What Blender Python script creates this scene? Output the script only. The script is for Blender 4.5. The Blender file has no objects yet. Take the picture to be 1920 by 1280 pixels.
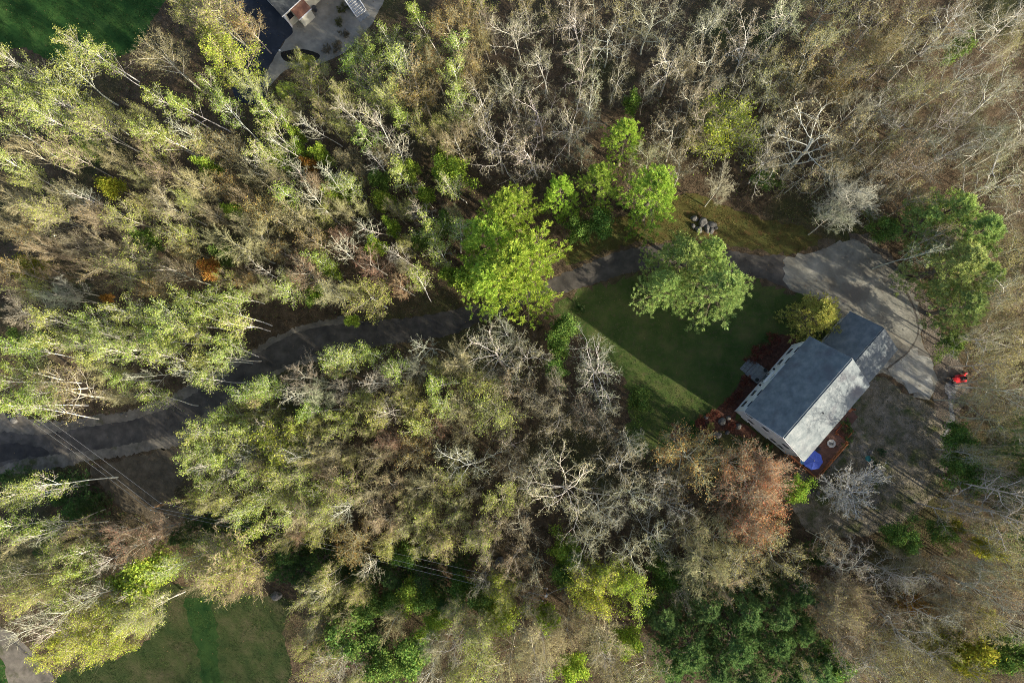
import bpy, math, random
import numpy as np
from mathutils import Vector, Quaternion, Matrix

random.seed(7)
RNG = np.random.default_rng(11)
scene = bpy.context.scene
COL = scene.collection

# ------------------------------------------------------------------ camera, sky, sun, exposure
CAM_H = 95.0
F_PX = 1280.0                     # focal length in pixels of the 1920 px wide photograph
NADIR = (1066.0, 755.0)           # the point straight below the camera
cam_data = bpy.data.cameras.new('camera')
cam_data.sensor_width = 36.0
cam_data.lens = 36.0 * F_PX / 1920.0
cam_data.clip_end = 2000.0
cam = bpy.data.objects.new('camera', cam_data)
COL.objects.link(cam)
d_cam = Vector(((NADIR[0] - 960) / F_PX, -(NADIR[1] - 640) / F_PX, -1.0)).normalized()
CAM_Q = d_cam.rotation_difference(Vector((0, 0, -1)))
cam.rotation_mode = 'QUATERNION'
cam.rotation_quaternion = CAM_Q
cam.location = (0, 0, CAM_H)
scene.camera = cam

SUN_DIR = Vector((0.83, -0.56, 0.0)).normalized()      # towards the sun, on the ground plane
SUN_EL = math.radians(20.5)
world = bpy.data.worlds.new('World')
scene.world = world
world.use_nodes = True
wn = world.node_tree.nodes
wl = world.node_tree.links
for n in list(wn):
    wn.remove(n)
sky = wn.new('ShaderNodeTexSky')
sky.sky_type = 'NISHITA'
sky.sun_disc = False
sky.air_density = 0.8
sky.dust_density = 2.5
sky.ozone_density = 1.0
sky.sun_elevation = SUN_EL
sky.sun_rotation = math.atan2(SUN_DIR.x, SUN_DIR.y)
bg = wn.new('ShaderNodeBackground')
bg.inputs['Strength'].default_value = 0.15
wo = wn.new('ShaderNodeOutputWorld')
wl.new(sky.outputs[0], bg.inputs[0])
wl.new(bg.outputs[0], wo.inputs[0])

sun_data = bpy.data.lights.new('sun', 'SUN')
sun_data.energy = 5.0
sun_data.angle = math.radians(0.6)
sun_data.color = (1.0, 0.92, 0.76)
sun = bpy.data.objects.new('sun', sun_data)
COL.objects.link(sun)
sdir = Vector((SUN_DIR.x * math.cos(SUN_EL), SUN_DIR.y * math.cos(SUN_EL), math.sin(SUN_EL)))
sun.rotation_mode = 'QUATERNION'
sun.rotation_quaternion = sdir.to_track_quat('Z', 'Y')
sun.location = (60, -40, 60)

scene.view_settings.view_transform = 'Standard'
scene.view_settings.look = 'None'
scene.view_settings.exposure = 0.92
scene.view_settings.gamma = 1.0
scene.view_settings.use_curve_mapping = False
scene.cycles.use_denoising = True
scene.cycles.denoising_input_passes = 'RGB_ALBEDO_NORMAL'
scene.cycles.denoising_prefilter = 'NONE'
scene.cycles.filter_width = 0.9
scene.cycles.max_bounces = 5
scene.cycles.diffuse_bounces = 3
scene.cycles.transmission_bounces = 3


def gp(px, py, z=0.0):
    """where the sight line through a photo pixel meets height z"""
    d = CAM_Q @ Vector(((px - 960) / F_PX, -(py - 640) / F_PX, -1.0))
    t = (z - CAM_H) / d.z
    return Vector((d.x * t, d.y * t, z))


# ------------------------------------------------------------------ materials
def mat(name):
    m = bpy.data.materials.new(name)
    m.use_nodes = True
    nt = m.node_tree
    for n in list(nt.nodes):
        nt.nodes.remove(n)
    out = nt.nodes.new('ShaderNodeOutputMaterial')
    return m, nt, out


def N(nt, kind, **kw):
    n = nt.nodes.new(kind)
    for k, v in kw.items():
        if k.startswith('i_'):
            key = k[2:]
            key = int(key) if key.isdigit() else key.replace('_', ' ')
            n.inputs[key].default_value = v
        else:
            setattr(n, k, v)
    return n


def ramp(nt, stops):
    r = nt.nodes.new('ShaderNodeValToRGB')
    e = r.color_ramp.elements
    while len(e) < len(stops):
        e.new(0.5)
    for k, (p, c) in enumerate(stops):
        e[k].position = p
        e[k].color = (*c, 1.0)
    return r


def noise_mat(name, stops, scale=1.0, detail=8.0, rough=0.9, bump=0.0, bump_scale=6.0, second=None, spec=0.2, dist=0.0):
    """colour from layered noise in object space, plus fine relief"""
    m, nt, out = mat(name)
    tc = N(nt, 'ShaderNodeTexCoord')
    n1 = N(nt, 'ShaderNodeTexNoise', i_Scale=scale, i_Detail=detail, i_Roughness=0.62, i_Distortion=dist)
    nt.links.new(tc.outputs['Object'], n1.inputs['Vector'])
    r = ramp(nt, stops)
    nt.links.new(n1.outputs[0], r.inputs[0])
    col = r.outputs[0]
    if second:
        sc, lo, hi, c2 = second
        n2 = N(nt, 'ShaderNodeTexNoise', i_Scale=sc, i_Detail=6.0, i_Roughness=0.6)
        nt.links.new(tc.outputs['Object'], n2.inputs['Vector'])
        mr = N(nt, 'ShaderNodeMapRange')
        mr.inputs[1].default_value = lo
        mr.inputs[2].default_value = hi
        nt.links.new(n2.outputs[0], mr.inputs[0])
        mx = N(nt, 'ShaderNodeMix', data_type='RGBA')
        nt.links.new(mr.outputs[0], mx.inputs[0])
        nt.links.new(col, mx.inputs[6])
        mx.inputs[7].default_value = (*c2, 1)
        col = mx.outputs[2]
    b = N(nt, 'ShaderNodeBsdfPrincipled', i_Roughness=rough)
    b.inputs['Specular IOR Level'].default_value = spec
    nt.links.new(col, b.inputs['Base Color'])
    if bump > 0:
        n3 = N(nt, 'ShaderNodeTexNoise', i_Scale=bump_scale, i_Detail=6.0)
        nt.links.new(tc.outputs['Object'], n3.inputs['Vector'])
        bp = N(nt, 'ShaderNodeBump', i_Strength=min(1.0, bump), i_Distance=0.08 + bump * 0.1)
        nt.links.new(n3.outputs[0], bp.inputs['Height'])
        nt.links.new(bp.outputs[0], b.inputs['Normal'])
    nt.links.new(b.outputs[0], out.inputs[0])
    return m


def plain(name, c, rough=0.7, spec=0.3, var=0.12, metallic=0.0, scale=3.0):
    c1 = tuple(x * (1 - var) for x in c)
    c2 = tuple(min(1, x * (1 + var)) for x in c)
    m = noise_mat(name, [(0.3, c1), (0.7, c2)], scale=scale, rough=rough, spec=spec)
    for n in m.node_tree.nodes:
        if n.type == 'BSDF_PRINCIPLED':
            n.inputs['Metallic'].default_value = metallic
    return m


def object_colour_mat(name, lo=0.7, hi=1.3, translucent=0.0, hue=0.03, rough=0.8, bark=False):
    """the object's own colour, varied leaf by leaf (or along the bark)"""
    m, nt, out = mat(name)
    oi = N(nt, 'ShaderNodeObjectInfo')
    if bark:
        tc = N(nt, 'ShaderNodeTexCoord')
        ns = N(nt, 'ShaderNodeTexNoise', i_Scale=1.6, i_Detail=5.0, i_Roughness=0.7)
        nt.links.new(tc.outputs['Object'], ns.inputs['Vector'])
        src = ns.outputs[0]
    else:
        ge = N(nt, 'ShaderNodeNewGeometry')
        src = ge.outputs['Random Per Island']
    mr = N(nt, 'ShaderNodeMapRange')
    if bark:
        mr.inputs[1].default_value = 0.3
        mr.inputs[2].default_value = 0.68
    mr.inputs[3].default_value = lo
    mr.inputs[4].default_value = hi
    nt.links.new(src, mr.inputs[0])
    mh = N(nt, 'ShaderNodeMapRange')
    mh.inputs[3].default_value = 0.5 - hue
    mh.inputs[4].default_value = 0.5 + hue
    if bark:
        nt.links.new(src, mh.inputs[0])
    else:
        ml = N(nt, 'ShaderNodeMath', operation='MULTIPLY', i_1=7.31)
        fr = N(nt, 'ShaderNodeMath', operation='FRACT')
        nt.links.new(src, ml.inputs[0])
        nt.links.new(ml.outputs[0], fr.inputs[0])
        nt.links.new(fr.outputs[0], mh.inputs[0])
    hs = N(nt, 'ShaderNodeHueSaturation')
    nt.links.new(oi.outputs['Color'], hs.inputs['Color'])
    nt.links.new(mr.outputs[0], hs.inputs['Value'])
    nt.links.new(mh.outputs[0], hs.inputs['Hue'])
    if translucent > 0:
        d = N(nt, 'ShaderNodeBsdfDiffuse')
        t = N(nt, 'ShaderNodeBsdfTranslucent')
        mx = N(nt, 'ShaderNodeMixShader', i_0=translucent)
        nt.links.new(hs.outputs[0], d.inputs[0])
        nt.links.new(hs.outputs[0], t.inputs[0])
        nt.links.new(d.outputs[0], mx.inputs[1])
        nt.links.new(t.outputs[0], mx.inputs[2])
        nt.links.new(mx.outputs[0], out.inputs[0])
    else:
        b = N(nt, 'ShaderNodeBsdfPrincipled', i_Roughness=rough)
        b.inputs['Specular IOR Level'].default_value = 0.15
        nt.links.new(hs.outputs[0], b.inputs['Base Color'])
        nt.links.new(b.outputs[0], out.inputs[0])
    return m


M_BARK = object_colour_mat('bark', 0.62, 1.2, bark=True, hue=0.0)
M_TWIG = object_colour_mat('twigs', 0.6, 1.3, hue=0.015)
M_LEAF = object_colour_mat('leaves', 0.5, 1.5, translucent=0.35, hue=0.03)

def grass_mat():
    m, nt, out = mat('grass_blades')
    oi = N(nt, 'ShaderNodeObjectInfo')
    tc = N(nt, 'ShaderNodeTexCoord')
    n1 = N(nt, 'ShaderNodeTexNoise', i_Scale=0.22, i_Detail=9.0, i_Roughness=0.7, i_Distortion=0.5)
    nt.links.new(tc.outputs['Object'], n1.inputs['Vector'])
    mv = N(nt, 'ShaderNodeMapRange')
    for k, v in ((1, 0.3), (2, 0.7), (3, 0.45), (4, 1.65)):
        mv.inputs[k].default_value = v
    mh = N(nt, 'ShaderNodeMapRange')
    for k, v in ((1, 0.3), (2, 0.7), (3, 0.53), (4, 0.455)):
        mh.inputs[k].default_value = v
    nt.links.new(n1.outputs[0], mv.inputs[0])
    nt.links.new(n1.outputs[0], mh.inputs[0])
    ge = N(nt, 'ShaderNodeNewGeometry')
    mr = N(nt, 'ShaderNodeMapRange')
    mr.inputs[3].default_value = 0.6
    mr.inputs[4].default_value = 1.4
    nt.links.new(ge.outputs['Random Per Island'], mr.inputs[0])
    ml = N(nt, 'ShaderNodeMath', operation='MULTIPLY')
    nt.links.new(mv.outputs[0], ml.inputs[0])
    nt.links.new(mr.outputs[0], ml.inputs[1])
    hs = N(nt, 'ShaderNodeHueSaturation')
    nt.links.new(oi.outputs['Color'], hs.inputs['Color'])
    nt.links.new(mh.outputs[0], hs.inputs['Hue'])
    nt.links.new(ml.outputs[0], hs.inputs['Value'])
    d = N(nt, 'ShaderNodeBsdfDiffuse')
    nt.links.new(hs.outputs[0], d.inputs[0])
    nt.links.new(d.outputs[0], out.inputs[0])
    return m


M_GRASS = grass_mat()
M_FLOOR = noise_mat('leaf_litter_ground', [(0.28, (0.036, 0.029, 0.018)), (0.45, (0.074, 0.055, 0.034)), (0.6, (0.115, 0.083, 0.052)), (0.75, (0.165, 0.128, 0.082))],
                    scale=0.9, detail=12, bump=0.9, bump_scale=5.0, second=(0.06, 0.5, 0.68, (0.055, 0.062, 0.022)), spec=0.05)
M_LAWN = noise_mat('mown_grass', [(0.3, (0.038, 0.068, 0.017)), (0.5, (0.066, 0.098, 0.026)), (0.7, (0.125, 0.125, 0.045))],
                   scale=0.35, detail=14, bump=0.7, bump_scale=14, second=(1.6, 0.5, 0.72, (0.095, 0.09, 0.042)), spec=0.05)
M_VERGE = noise_mat('dry_olive_grass', [(0.3, (0.055, 0.048, 0.016)), (0.5, (0.098, 0.090, 0.028)), (0.7, (0.095, 0.115, 0.034))],
                    scale=0.4, detail=12, bump=0.7, bump_scale=12, second=(1.3, 0.52, 0.7, (0.12, 0.07, 0.03)), spec=0.05)
M_GREEN = noise_mat('lush_grass', [(0.3, (0.016, 0.046, 0.012)), (0.5, (0.030, 0.078, 0.018)), (0.7, (0.065, 0.125, 0.030))],
                    scale=0.3, detail=12, bump=0.6, bump_scale=12, spec=0.05)
M_ROUGH = noise_mat('rough_lawn', [(0.3, (0.020, 0.042, 0.014)), (0.5, (0.046, 0.058, 0.022)), (0.7, (0.085, 0.076, 0.042))],
                    scale=0.3, detail=12, bump=0.8, bump_scale=10, spec=0.05)
M_YARD = noise_mat('worn_yard', [(0.28, (0.085, 0.085, 0.045)), (0.45, (0.155, 0.138, 0.095)), (0.6, (0.235, 0.205, 0.155)), (0.76, (0.36, 0.32, 0.26))],
                   scale=0.75, detail=15, bump=1.0, bump_scale=8, dist=0.6, second=(0.35, 0.52, 0.64, (0.075, 0.095, 0.034)), spec=0.05)
M_ASPH = noise_mat('old_asphalt', [(0.3, (0.038, 0.034, 0.029)), (0.5, (0.072, 0.064, 0.054)), (0.7, (0.13, 0.114, 0.094))],
                   scale=0.5, detail=14, bump=0.3, bump_scale=30, spec=0.25, rough=0.85)
M_ASPHN = noise_mat('new_asphalt', [(0.3, (0.012, 0.016, 0.024)), (0.55, (0.020, 0.026, 0.038)), (0.75, (0.05, 0.058, 0.072))],
                    scale=0.5, detail=12, bump=0.2, bump_scale=30, spec=0.3, rough=0.8)
M_SHOULDER = noise_mat('sandy_shoulder', [(0.3, (0.10, 0.088, 0.066)), (0.5, (0.17, 0.15, 0.12)), (0.7, (0.25, 0.22, 0.17))],
                       scale=0.7, detail=14, bump=0.6, bump_scale=16, second=(0.4, 0.56, 0.7, (0.07, 0.075, 0.03)), spec=0.1)
M_GRAVEL = noise_mat('grey_gravel', [(0.28, (0.12, 0.108, 0.088)), (0.45, (0.20, 0.192, 0.160)), (0.6, (0.275, 0.265, 0.222)), (0.75, (0.40, 0.375, 0.31))],
                     scale=0.35, detail=15, bump=0.7, bump_scale=22, second=(0.22, 0.55, 0.66, (0.17, 0.155, 0.13)), spec=0.1)
M_CONC = noise_mat('stone_dust', [(0.3, (0.165, 0.15, 0.12)), (0.5, (0.235, 0.22, 0.182)), (0.7, (0.33, 0.305, 0.25))],
                   scale=0.5, detail=14, bump=0.5, bump_scale=20, spec=0.1)
M_SOIL = noise_mat('bare_soil', [(0.3, (0.055, 0.046, 0.036)), (0.5, (0.12, 0.10, 0.078)), (0.7, (0.23, 0.20, 0.16))],
                   scale=0.8, detail=14, bump=1.0, bump_scale=7, spec=0.1)
M_WASH = noise_mat('pale_washed_stones', [(0.3, (0.07, 0.065, 0.06)), (0.5, (0.16, 0.16, 0.16)), (0.72, (0.30, 0.295, 0.29))],
                   scale=1.8, detail=12, bump=0.8, bump_scale=10, spec=0.2)
M_TRAIL = noise_mat('trodden_earth', [(0.3, (0.055, 0.042, 0.027)), (0.5, (0.10, 0.08, 0.052)), (0.7, (0.15, 0.12, 0.08))], scale=0.8, detail=12, bump=0.7, bump_scale=8)
M_MULCH = noise_mat('red_mulch', [(0.3, (0.055, 0.028, 0.019)), (0.5, (0.105, 0.047, 0.031)), (0.7, (0.17, 0.085, 0.056))], scale=2.5, detail=12, bump=1.0, bump_scale=12)
M_BLACKBED = noise_mat('black_mulch', [(0.3, (0.008, 0.007, 0.006)), (0.7, (0.03, 0.025, 0.02))], scale=3, detail=8, bump=0.9, bump_scale=12)
M_STONE = noise_mat('field_stone', [(0.28, (0.045, 0.044, 0.040)), (0.5, (0.13, 0.125, 0.115)), (0.7, (0.28, 0.265, 0.24))], scale=1.8, detail=10, bump=0.7, bump_scale=6)
M_SHINGLE = noise_mat('grey_shingles', [(0.3, (0.085, 0.104, 0.112)), (0.5, (0.135, 0.156, 0.162)), (0.7, (0.20, 0.216, 0.216))], scale=1.1, detail=15, bump=0.35, bump_scale=18, rough=0.75, spec=0.35, second=(0.35, 0.54, 0.68, (0.10, 0.105, 0.115)))
M_SHINGLED = noise_mat('charcoal_shingles', [(0.3, (0.035, 0.040, 0.042)), (0.7, (0.075, 0.082, 0.085))], scale=1.2, detail=12, bump=0.3, bump_scale=20, rough=0.8)
M_BROWNROOF = noise_mat('weathered_brown_roof', [(0.3, (0.11, 0.050, 0.032)), (0.5, (0.17, 0.080, 0.052)), (0.72, (0.29, 0.19, 0.12))], scale=0.9, detail=12, rough=0.7, bump=0.2)
M_SIDING = plain('white_siding', (0.76, 0.77, 0.77), 0.6, var=0.05)
M_CREAM = noise_mat('cream_siding', [(0.3, (0.52, 0.49, 0.38)), (0.7, (0.66, 0.63, 0.52))], scale=0.8, rough=0.65)
M_TRIM = plain('white_trim', (0.80, 0.80, 0.79), 0.5, var=0.04)
M_FOUND = plain('concrete_foundation', (0.28, 0.275, 0.26), 0.9)
M_PAVER = plain('grey_paving', (0.20, 0.205, 0.20), 0.85, var=0.25)
M_DECK = noise_mat('stained_deck_boards', [(0.3, (0.085, 0.042, 0.030)), (0.55, (0.13, 0.068, 0.048)), (0.75, (0.19, 0.105, 0.075))], scale=1.6, detail=10, rough=0.7)
M_RAIL = plain('orange_stained_rail', (0.30, 0.105, 0.035), 0.6, var=0.2)
M_BLUE = plain('blue_canvas', (0.036, 0.070, 0.33), 0.8, var=0.12)
M_CUSHION = plain('pale_blue_cushion', (0.10, 0.26, 0.52), 0.85, var=0.1)
M_BLACK = plain('black_metal', (0.02, 0.02, 0.022), 0.45)
M_RED = plain('red_paint', (0.55, 0.018, 0.022), 0.35, spec=0.5)
M_GREY = plain('grey_metal', (0.42, 0.43, 0.43), 0.4, metallic=0.6)
M_RUST = plain('rusty_planter', (0.32, 0.085, 0.030), 0.8, var=0.3)
M_POLE = noise_mat('weathered_pole', [(0.3, (0.17, 0.10, 0.055)), (0.7, (0.40, 0.25, 0.13))], scale=2.0, detail=8)
M_WIRE = plain('wire', (0.30, 0.30, 0.28), 0.4, metallic=0.3)
M_BARREL = plain('green_barrel', (0.025, 0.16, 0.15), 0.5)
M_BARRELD = plain('dark_barrel', (0.05, 0.055, 0.065), 0.5)
M_TYRE = plain('rubber', (0.018, 0.018, 0.018), 0.85)
M_POT = plain('stone_planter', (0.38, 0.37, 0.34), 0.8, var=0.2)
M_WATER = plain('teal_water', (0.02, 0.12, 0.13), 0.2)
M_FABRIC_W = plain('white_plastic', (0.75, 0.75, 0.73), 0.5)


def glass_mat():
    m, nt, out = mat('dark_window_glass')
    b = N(nt, 'ShaderNodeBsdfPrincipled', i_Roughness=0.45)
    b.inputs['Base Color'].default_value = (0.010, 0.013, 0.020, 1)
    b.inputs['Specular IOR Level'].default_value = 0.12
    nt.links.new(b.outputs[0], out.inputs[0])
    return m


M_GLASS = glass_mat()


# ------------------------------------------------------------------ mesh helpers
def tri_mesh(name, V, F, material=None):
    V = np.asarray(V, dtype=np.float32).reshape(-1, 3)
    F = np.asarray(F, dtype=np.int32).reshape(-1, 3)
    me = bpy.data.meshes.new(name)
    me.vertices.add(len(V))
    me.vertices.foreach_set('co', V.ravel())
    me.loops.add(F.size)
    me.loops.foreach_set('vertex_index', F.ravel())
    me.polygons.add(len(F))
    me.polygons.foreach_set('loop_start', np.arange(0, F.size, 3, dtype=np.int32))
    me.polygons.foreach_set('loop_total', np.full(len(F), 3, dtype=np.int32))
    me.update(calc_edges=True)
    if material:
        me.materials.append(material)
    return me


class MB:
    """collects boxes, prisms, tubes into one mesh"""

    def __init__(self):
        self.v = []
        self.f = []

    def add(self, vs, fs):
        o = len(self.v)
        self.v.extend([tuple(p) for p in vs])
        self.f.extend([tuple(i + o for i in f) for f in fs])
        return self

    def box(self, a, b, M=None):
        (x0, y0, z0), (x1, y1, z1) = a, b
        vs = [Vector(p) for p in ((x0, y0, z0), (x1, y0, z0), (x1, y1, z0), (x0, y1, z0), (x0, y0, z1), (x1, y0, z1), (x1, y1, z1), (x0, y1, z1))]
        if M:
            vs = [M @ p for p in vs]
        return self.add(vs, [(0, 3, 2, 1), (4, 5, 6, 7), (0, 1, 5, 4), (1, 2, 6, 5), (2, 3, 7, 6), (3, 0, 4, 7)])

    def prism(self, poly, z0, z1):
        n = len(poly)
        vs = [(p[0], p[1], z0) for p in poly] + [(p[0], p[1], z1) for p in poly]
        fs = [tuple(range(n - 1, -1, -1)), tuple(range(n, 2 * n))] + [(i, (i + 1) % n, n + (i + 1) % n, n + i) for i in range(n)]
        return self.add(vs, fs)

    def slab(self, quad, thick):
        """a quad (4 points in order) given thickness along minus its normal"""
        q = [Vector(p) for p in quad]
        nrm = (q[1] - q[0]).cross(q[3] - q[0]).normalized()
        w = [p - nrm * thick for p in q]
        return self.add(q + w, [(0, 1, 2, 3), (7, 6, 5, 4)] + [(i, i + 4, (i + 1) % 4 + 4, (i + 1) % 4) for i in range(4)])

    def tube(self, pts, radii, n=8, cap=True):
        pts = [Vector(p) for p in pts]
        o = len(self.v)
        for i, p in enumerate(pts):
            d = (pts[min(i + 1, len(pts) - 1)] - pts[max(i - 1, 0)]).normalized()
            ref = Vector((0, 0, 1)) if abs(d.z) < 0.9 else Vector((1, 0, 0))
            a = d.cross(ref).normalized()
            b = d.cross(a)
            r = radii[i] if hasattr(radii, '__len__') else radii
            for k in range(n):
                t = 2 * math.pi * k / n
                self.v.append(tuple(p + a * (math.cos(t) * r) + b * (math.sin(t) * r)))
        for i in range(len(pts) - 1):
            for k in range(n):
                self.f.append((o + i * n + k, o + i * n + (k + 1) % n, o + (i + 1) * n + (k + 1) % n, o + (i + 1) * n + k))
        if cap:
            self.f.append(tuple(o + k for k in range(n - 1, -1, -1)))
            self.f.append(tuple(o + (len(pts) - 1) * n + k for k in range(n)))
        return self

    def lathe(self, prof, n=14, c=(0, 0, 0)):
        o = len(self.v)
        for (r, z) in prof:
            for k in range(n):
                t = 2 * math.pi * k / n
                self.v.append((c[0] + r * math.cos(t), c[1] + r * math.sin(t), c[2] + z))
        for i in range(len(prof) - 1):
            for k in range(n):
                self.f.append((o + i * n + k, o + i * n + (k + 1) % n, o + (i + 1) * n + (k + 1) % n, o + (i + 1) * n + k))
        self.f.append(tuple(o + k for k in range(n - 1, -1, -1)))
        self.f.append(tuple(o + (len(prof) - 1) * n + k for k in range(n)))
        return self

    def mesh(self, name, material):
        me = bpy.data.meshes.new(name)
        me.from_pydata(self.v, [], self.f)
        me.update()
        me.materials.append(material)
        return me

    def build(self, name, material, parent=None, label=None):
        o = bpy.data.objects.new(name, self.mesh(name, material))
        COL.objects.link(o)
        if parent:
            o.parent = parent
        if label:
            o['label'] = label
        return o


def bevel(o, w=0.02, seg=2):
    md = o.modifiers.new('bevel', 'BEVEL')
    md.width = w
    md.segments = seg
    md.limit_method = 'ANGLE'
    return o


def thing(name, label, cat, loc=(0, 0, 0), rz=0.0, group=None):
    o = bpy.data.objects.new(name, None)
    o.empty_display_size = 0.3
    COL.objects.link(o)
    o.location = loc
    o.rotation_euler = (0, 0, rz)
    o['label'] = label
    o['category'] = cat
    if group:
        o['group'] = group
    return o


def tag(o, label, cat, group=None):
    o['label'] = label
    o['category'] = cat
    if group:
        o['group'] = group
    return o


def part(name, me, parent, colour=None):
    o = bpy.data.objects.new(name, me)
    COL.objects.link(o)
    o.parent = parent
    if colour:
        o.color = (*colour, 1)
    return o


# ------------------------------------------------------------------ ground and flat sheets
def smooth_poly(pts, step=0.6, jit=0.25, seed=0):
    """closed Catmull-Rom through the points, resampled and roughened"""
    rng = random.Random(seed)
    P = [Vector((p[0], p[1])) for p in pts]
    n = len(P)
    out = []
    for i in range(n):
        p0, p1, p2, p3 = P[i - 1], P[i], P[(i + 1) % n], P[(i + 2) % n]
        L = (p2 - p1).length
        k = max(1, int(L / step))
        for j in range(k):
            t = j / k
            q = 0.5 * ((2 * p1) + (p2 - p0) * t + (2 * p0 - 5 * p1 + 4 * p2 - p3) * t * t + (-p0 + 3 * p1 - 3 * p2 + p3) * t ** 3)
            out.append(Vector((q.x + rng.uniform(-jit, jit), q.y + rng.uniform(-jit, jit))))
    return out


SHEETS = {}


def sheet(name, pix, z, material, jit=0.3, seed=0, label=None, step=0.6):
    poly = smooth_poly([gp(*p)[:2] for p in pix], jit=jit, seed=seed, step=step)
    SHEETS[name] = np.array([(p.x, p.y) for p in poly])
    from mathutils.geometry import tessellate_polygon
    tris = tessellate_polygon([[Vector((p.x, p.y, 0)) for p in poly]])
    me = tri_mesh(name, [(p.x, p.y, z) for p in poly], [t if ((poly[t[1]] - poly[t[0]]).cross(poly[t[2]] - poly[t[0]]) > 0) else (t[0], t[2], t[1]) for t in tris], material)
    o = bpy.data.objects.new(name, me)
    COL.objects.link(o)
    o['kind'] = 'structure'
    return o


def inside(poly, X, Y):
    """vectorised point-in-polygon"""
    r = np.zeros(X.shape, bool)
    n = len(poly)
    j = n - 1
    for i in range(n):
        xi, yi = poly[i]
        xj, yj = poly[j]
        c = ((yi > Y) != (yj > Y)) & (X < (xj - xi) * (Y - yi) / (yj - yi + 1e-12) + xi)
        r ^= c
        j = i
    return r


ROAD_UP = [(-60, 803), (0, 808), (60, 815), (120, 808), (180, 797), (240, 788), (300, 770), (350, 745), (400, 715), (450, 683), (500, 652), (540, 630), (580, 617), (640, 608), (700, 600), (760, 596), (820, 587), (870, 576), (900, 571), (960, 555), (1020, 530), (1060, 512), (1110, 490), (1160, 472), (1210, 462), (1260, 459), (1320, 462), (1360, 468), (1420, 478), (1478, 484)]
ROAD_LO = [(1486, 540), (1440, 525), (1380, 512), (1300, 503), (1230, 503), (1180, 512), (1130, 527), (1070, 545), (1020, 557), (960, 580), (900, 604), (850, 626), (790, 638), (720, 647), (660, 655), (590, 668), (530, 688), (480, 712), (430, 745), (370, 785), (330, 812), (280, 824), (220, 836), (160, 845), (100, 852), (40, 862), (0, 874), (-60, 890)]
SH_UP = [(-60, 765), (0, 770), (60, 785), (120, 790), (180, 778), (240, 770), (300, 750), (350, 724), (400, 696), (450, 668), (500, 640), (550, 615), (600, 602), (650, 598)]
SH_LO = [(650, 664), (590, 677), (530, 698), (480, 724), (430, 758), (370, 806), (330, 836), (280, 845), (220, 856), (160, 866), (100, 878), (40, 888), (0, 892), (-60, 905)]
sheet('road_shoulder', SH_UP + SH_LO, 0.004, M_SHOULDER, 0.26, 1, step=0.35)
sheet('driveway', ROAD_UP + ROAD_LO, 0.012, M_ASPH, 0.15, 2, step=0.35)
sheet('turnaround', [(1470, 488), (1500, 477), (1530, 470), (1556, 455), (1590, 450), (1625, 463), (1660, 488), (1690, 522), (1716, 560), (1727, 600), (1724, 635), (1742, 660), (1754, 700), (1752, 730), (1738, 750), (1715, 742), (1695, 722), (1665, 702), (1640, 700), (1600, 690), (1580, 620), (1550, 568), (1510, 552), (1475, 536)], 0.016, M_GRAVEL, 0.32, 3)
sheet('front_lawn', [(1040, 580), (1075, 553), (1130, 534), (1180, 518), (1240, 510), (1300, 510), (1380, 518), (1440, 531), (1490, 548), (1550, 575), (1575, 605), (1520, 650), (1470, 690), (1410, 770), (1330, 806), (1260, 838), (1200, 850), (1175, 800), (1185, 740), (1150, 690), (1080, 630)], 0.004, M_LAWN, 0.7, 4)
sheet('grass_verge', [(1060, 500), (1110, 480), (1160, 464), (1210, 454), (1260, 452), (1320, 455), (1420, 470), (1475, 476), (1520, 466), (1540, 448), (1500, 425), (1430, 410), (1370, 392), (1300, 365), (1240, 378), (1180, 400), (1110, 415), (1060, 455)], 0.004, M_VERGE, 0.35, 5)
sheet('back_yard', [(1590, 760), (1640, 705), (1700, 738), (1745, 765), (1768, 800), (1772, 870), (1752, 930), (1700, 975), (1620, 1003), (1540, 1003), (1500, 980), (1485, 930), (1490, 890), (1540, 850)], 0.008, M_YARD, 0.3, 6)
sheet('soil_bank', [(1680, 490), (1740, 560), (1765, 620), (1805, 690), (1815, 730), (1795, 800), (1785, 870), (1762, 890), (1755, 800), (1752, 700), (1735, 650), (1720, 600), (1700, 540), (1650, 485), (1590, 450), (1620, 436)], 0.006, M_SOIL, 0.35, 7)
sheet('stone_wash', [(1783, 712), (1795, 722), (1792, 745), (1788, 765), (1790, 785), (1782, 800), (1776, 820), (1772, 838), (1768, 836), (1770, 815), (1774, 795), (1782, 778), (1780, 755), (1774, 735), (1770, 720)], 0.014, M_WASH, 0.14, 8, step=0.3)
sheet('clearing', [(170, 878), (260, 855), (340, 838), (350, 880), (330, 930), (400, 975), (480, 1000), (440, 1010), (330, 1000), (290, 975), (230, 955), (190, 910)], 0.004, M_TRAIL, 0.3, 9)
sheet('side_lawn', [(280, 1090), (360, 1100), (470, 1112), (550, 1125), (530, 1180), (510, 1300), (90, 1300), (120, 1260), (230, 1230), (285, 1180)], 0.004, M_ROUGH, 0.3, 10)
sheet('side_path', [(-30, 1165), (20, 1185), (65, 1225), (115, 1300), (25, 1300), (5, 1235), (-30, 1215)], 0.008, M_SHOULDER, 0.15, 11)
sheet('corner_lawn', [(-30, 1225), (5, 1240), (22, 1300), (-30, 1300)], 0.004, M_GREEN, 0.1, 26)
sheet('far_lawn', [(-40, -40), (310, -40), (290, 30), (245, 100), (160, 110), (90, 110), (40, 90), (-40, 95)], 0.004, M_GREEN, 0.3, 12)
sheet('neighbour_driveway', [(400, -40), (490, -40), (548, 50), (532, 78), (510, 115), (494, 150), (500, 178), (480, 195), (440, 180), (430, 100)], 0.010, M_ASPHN, 0.04, 13)
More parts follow.
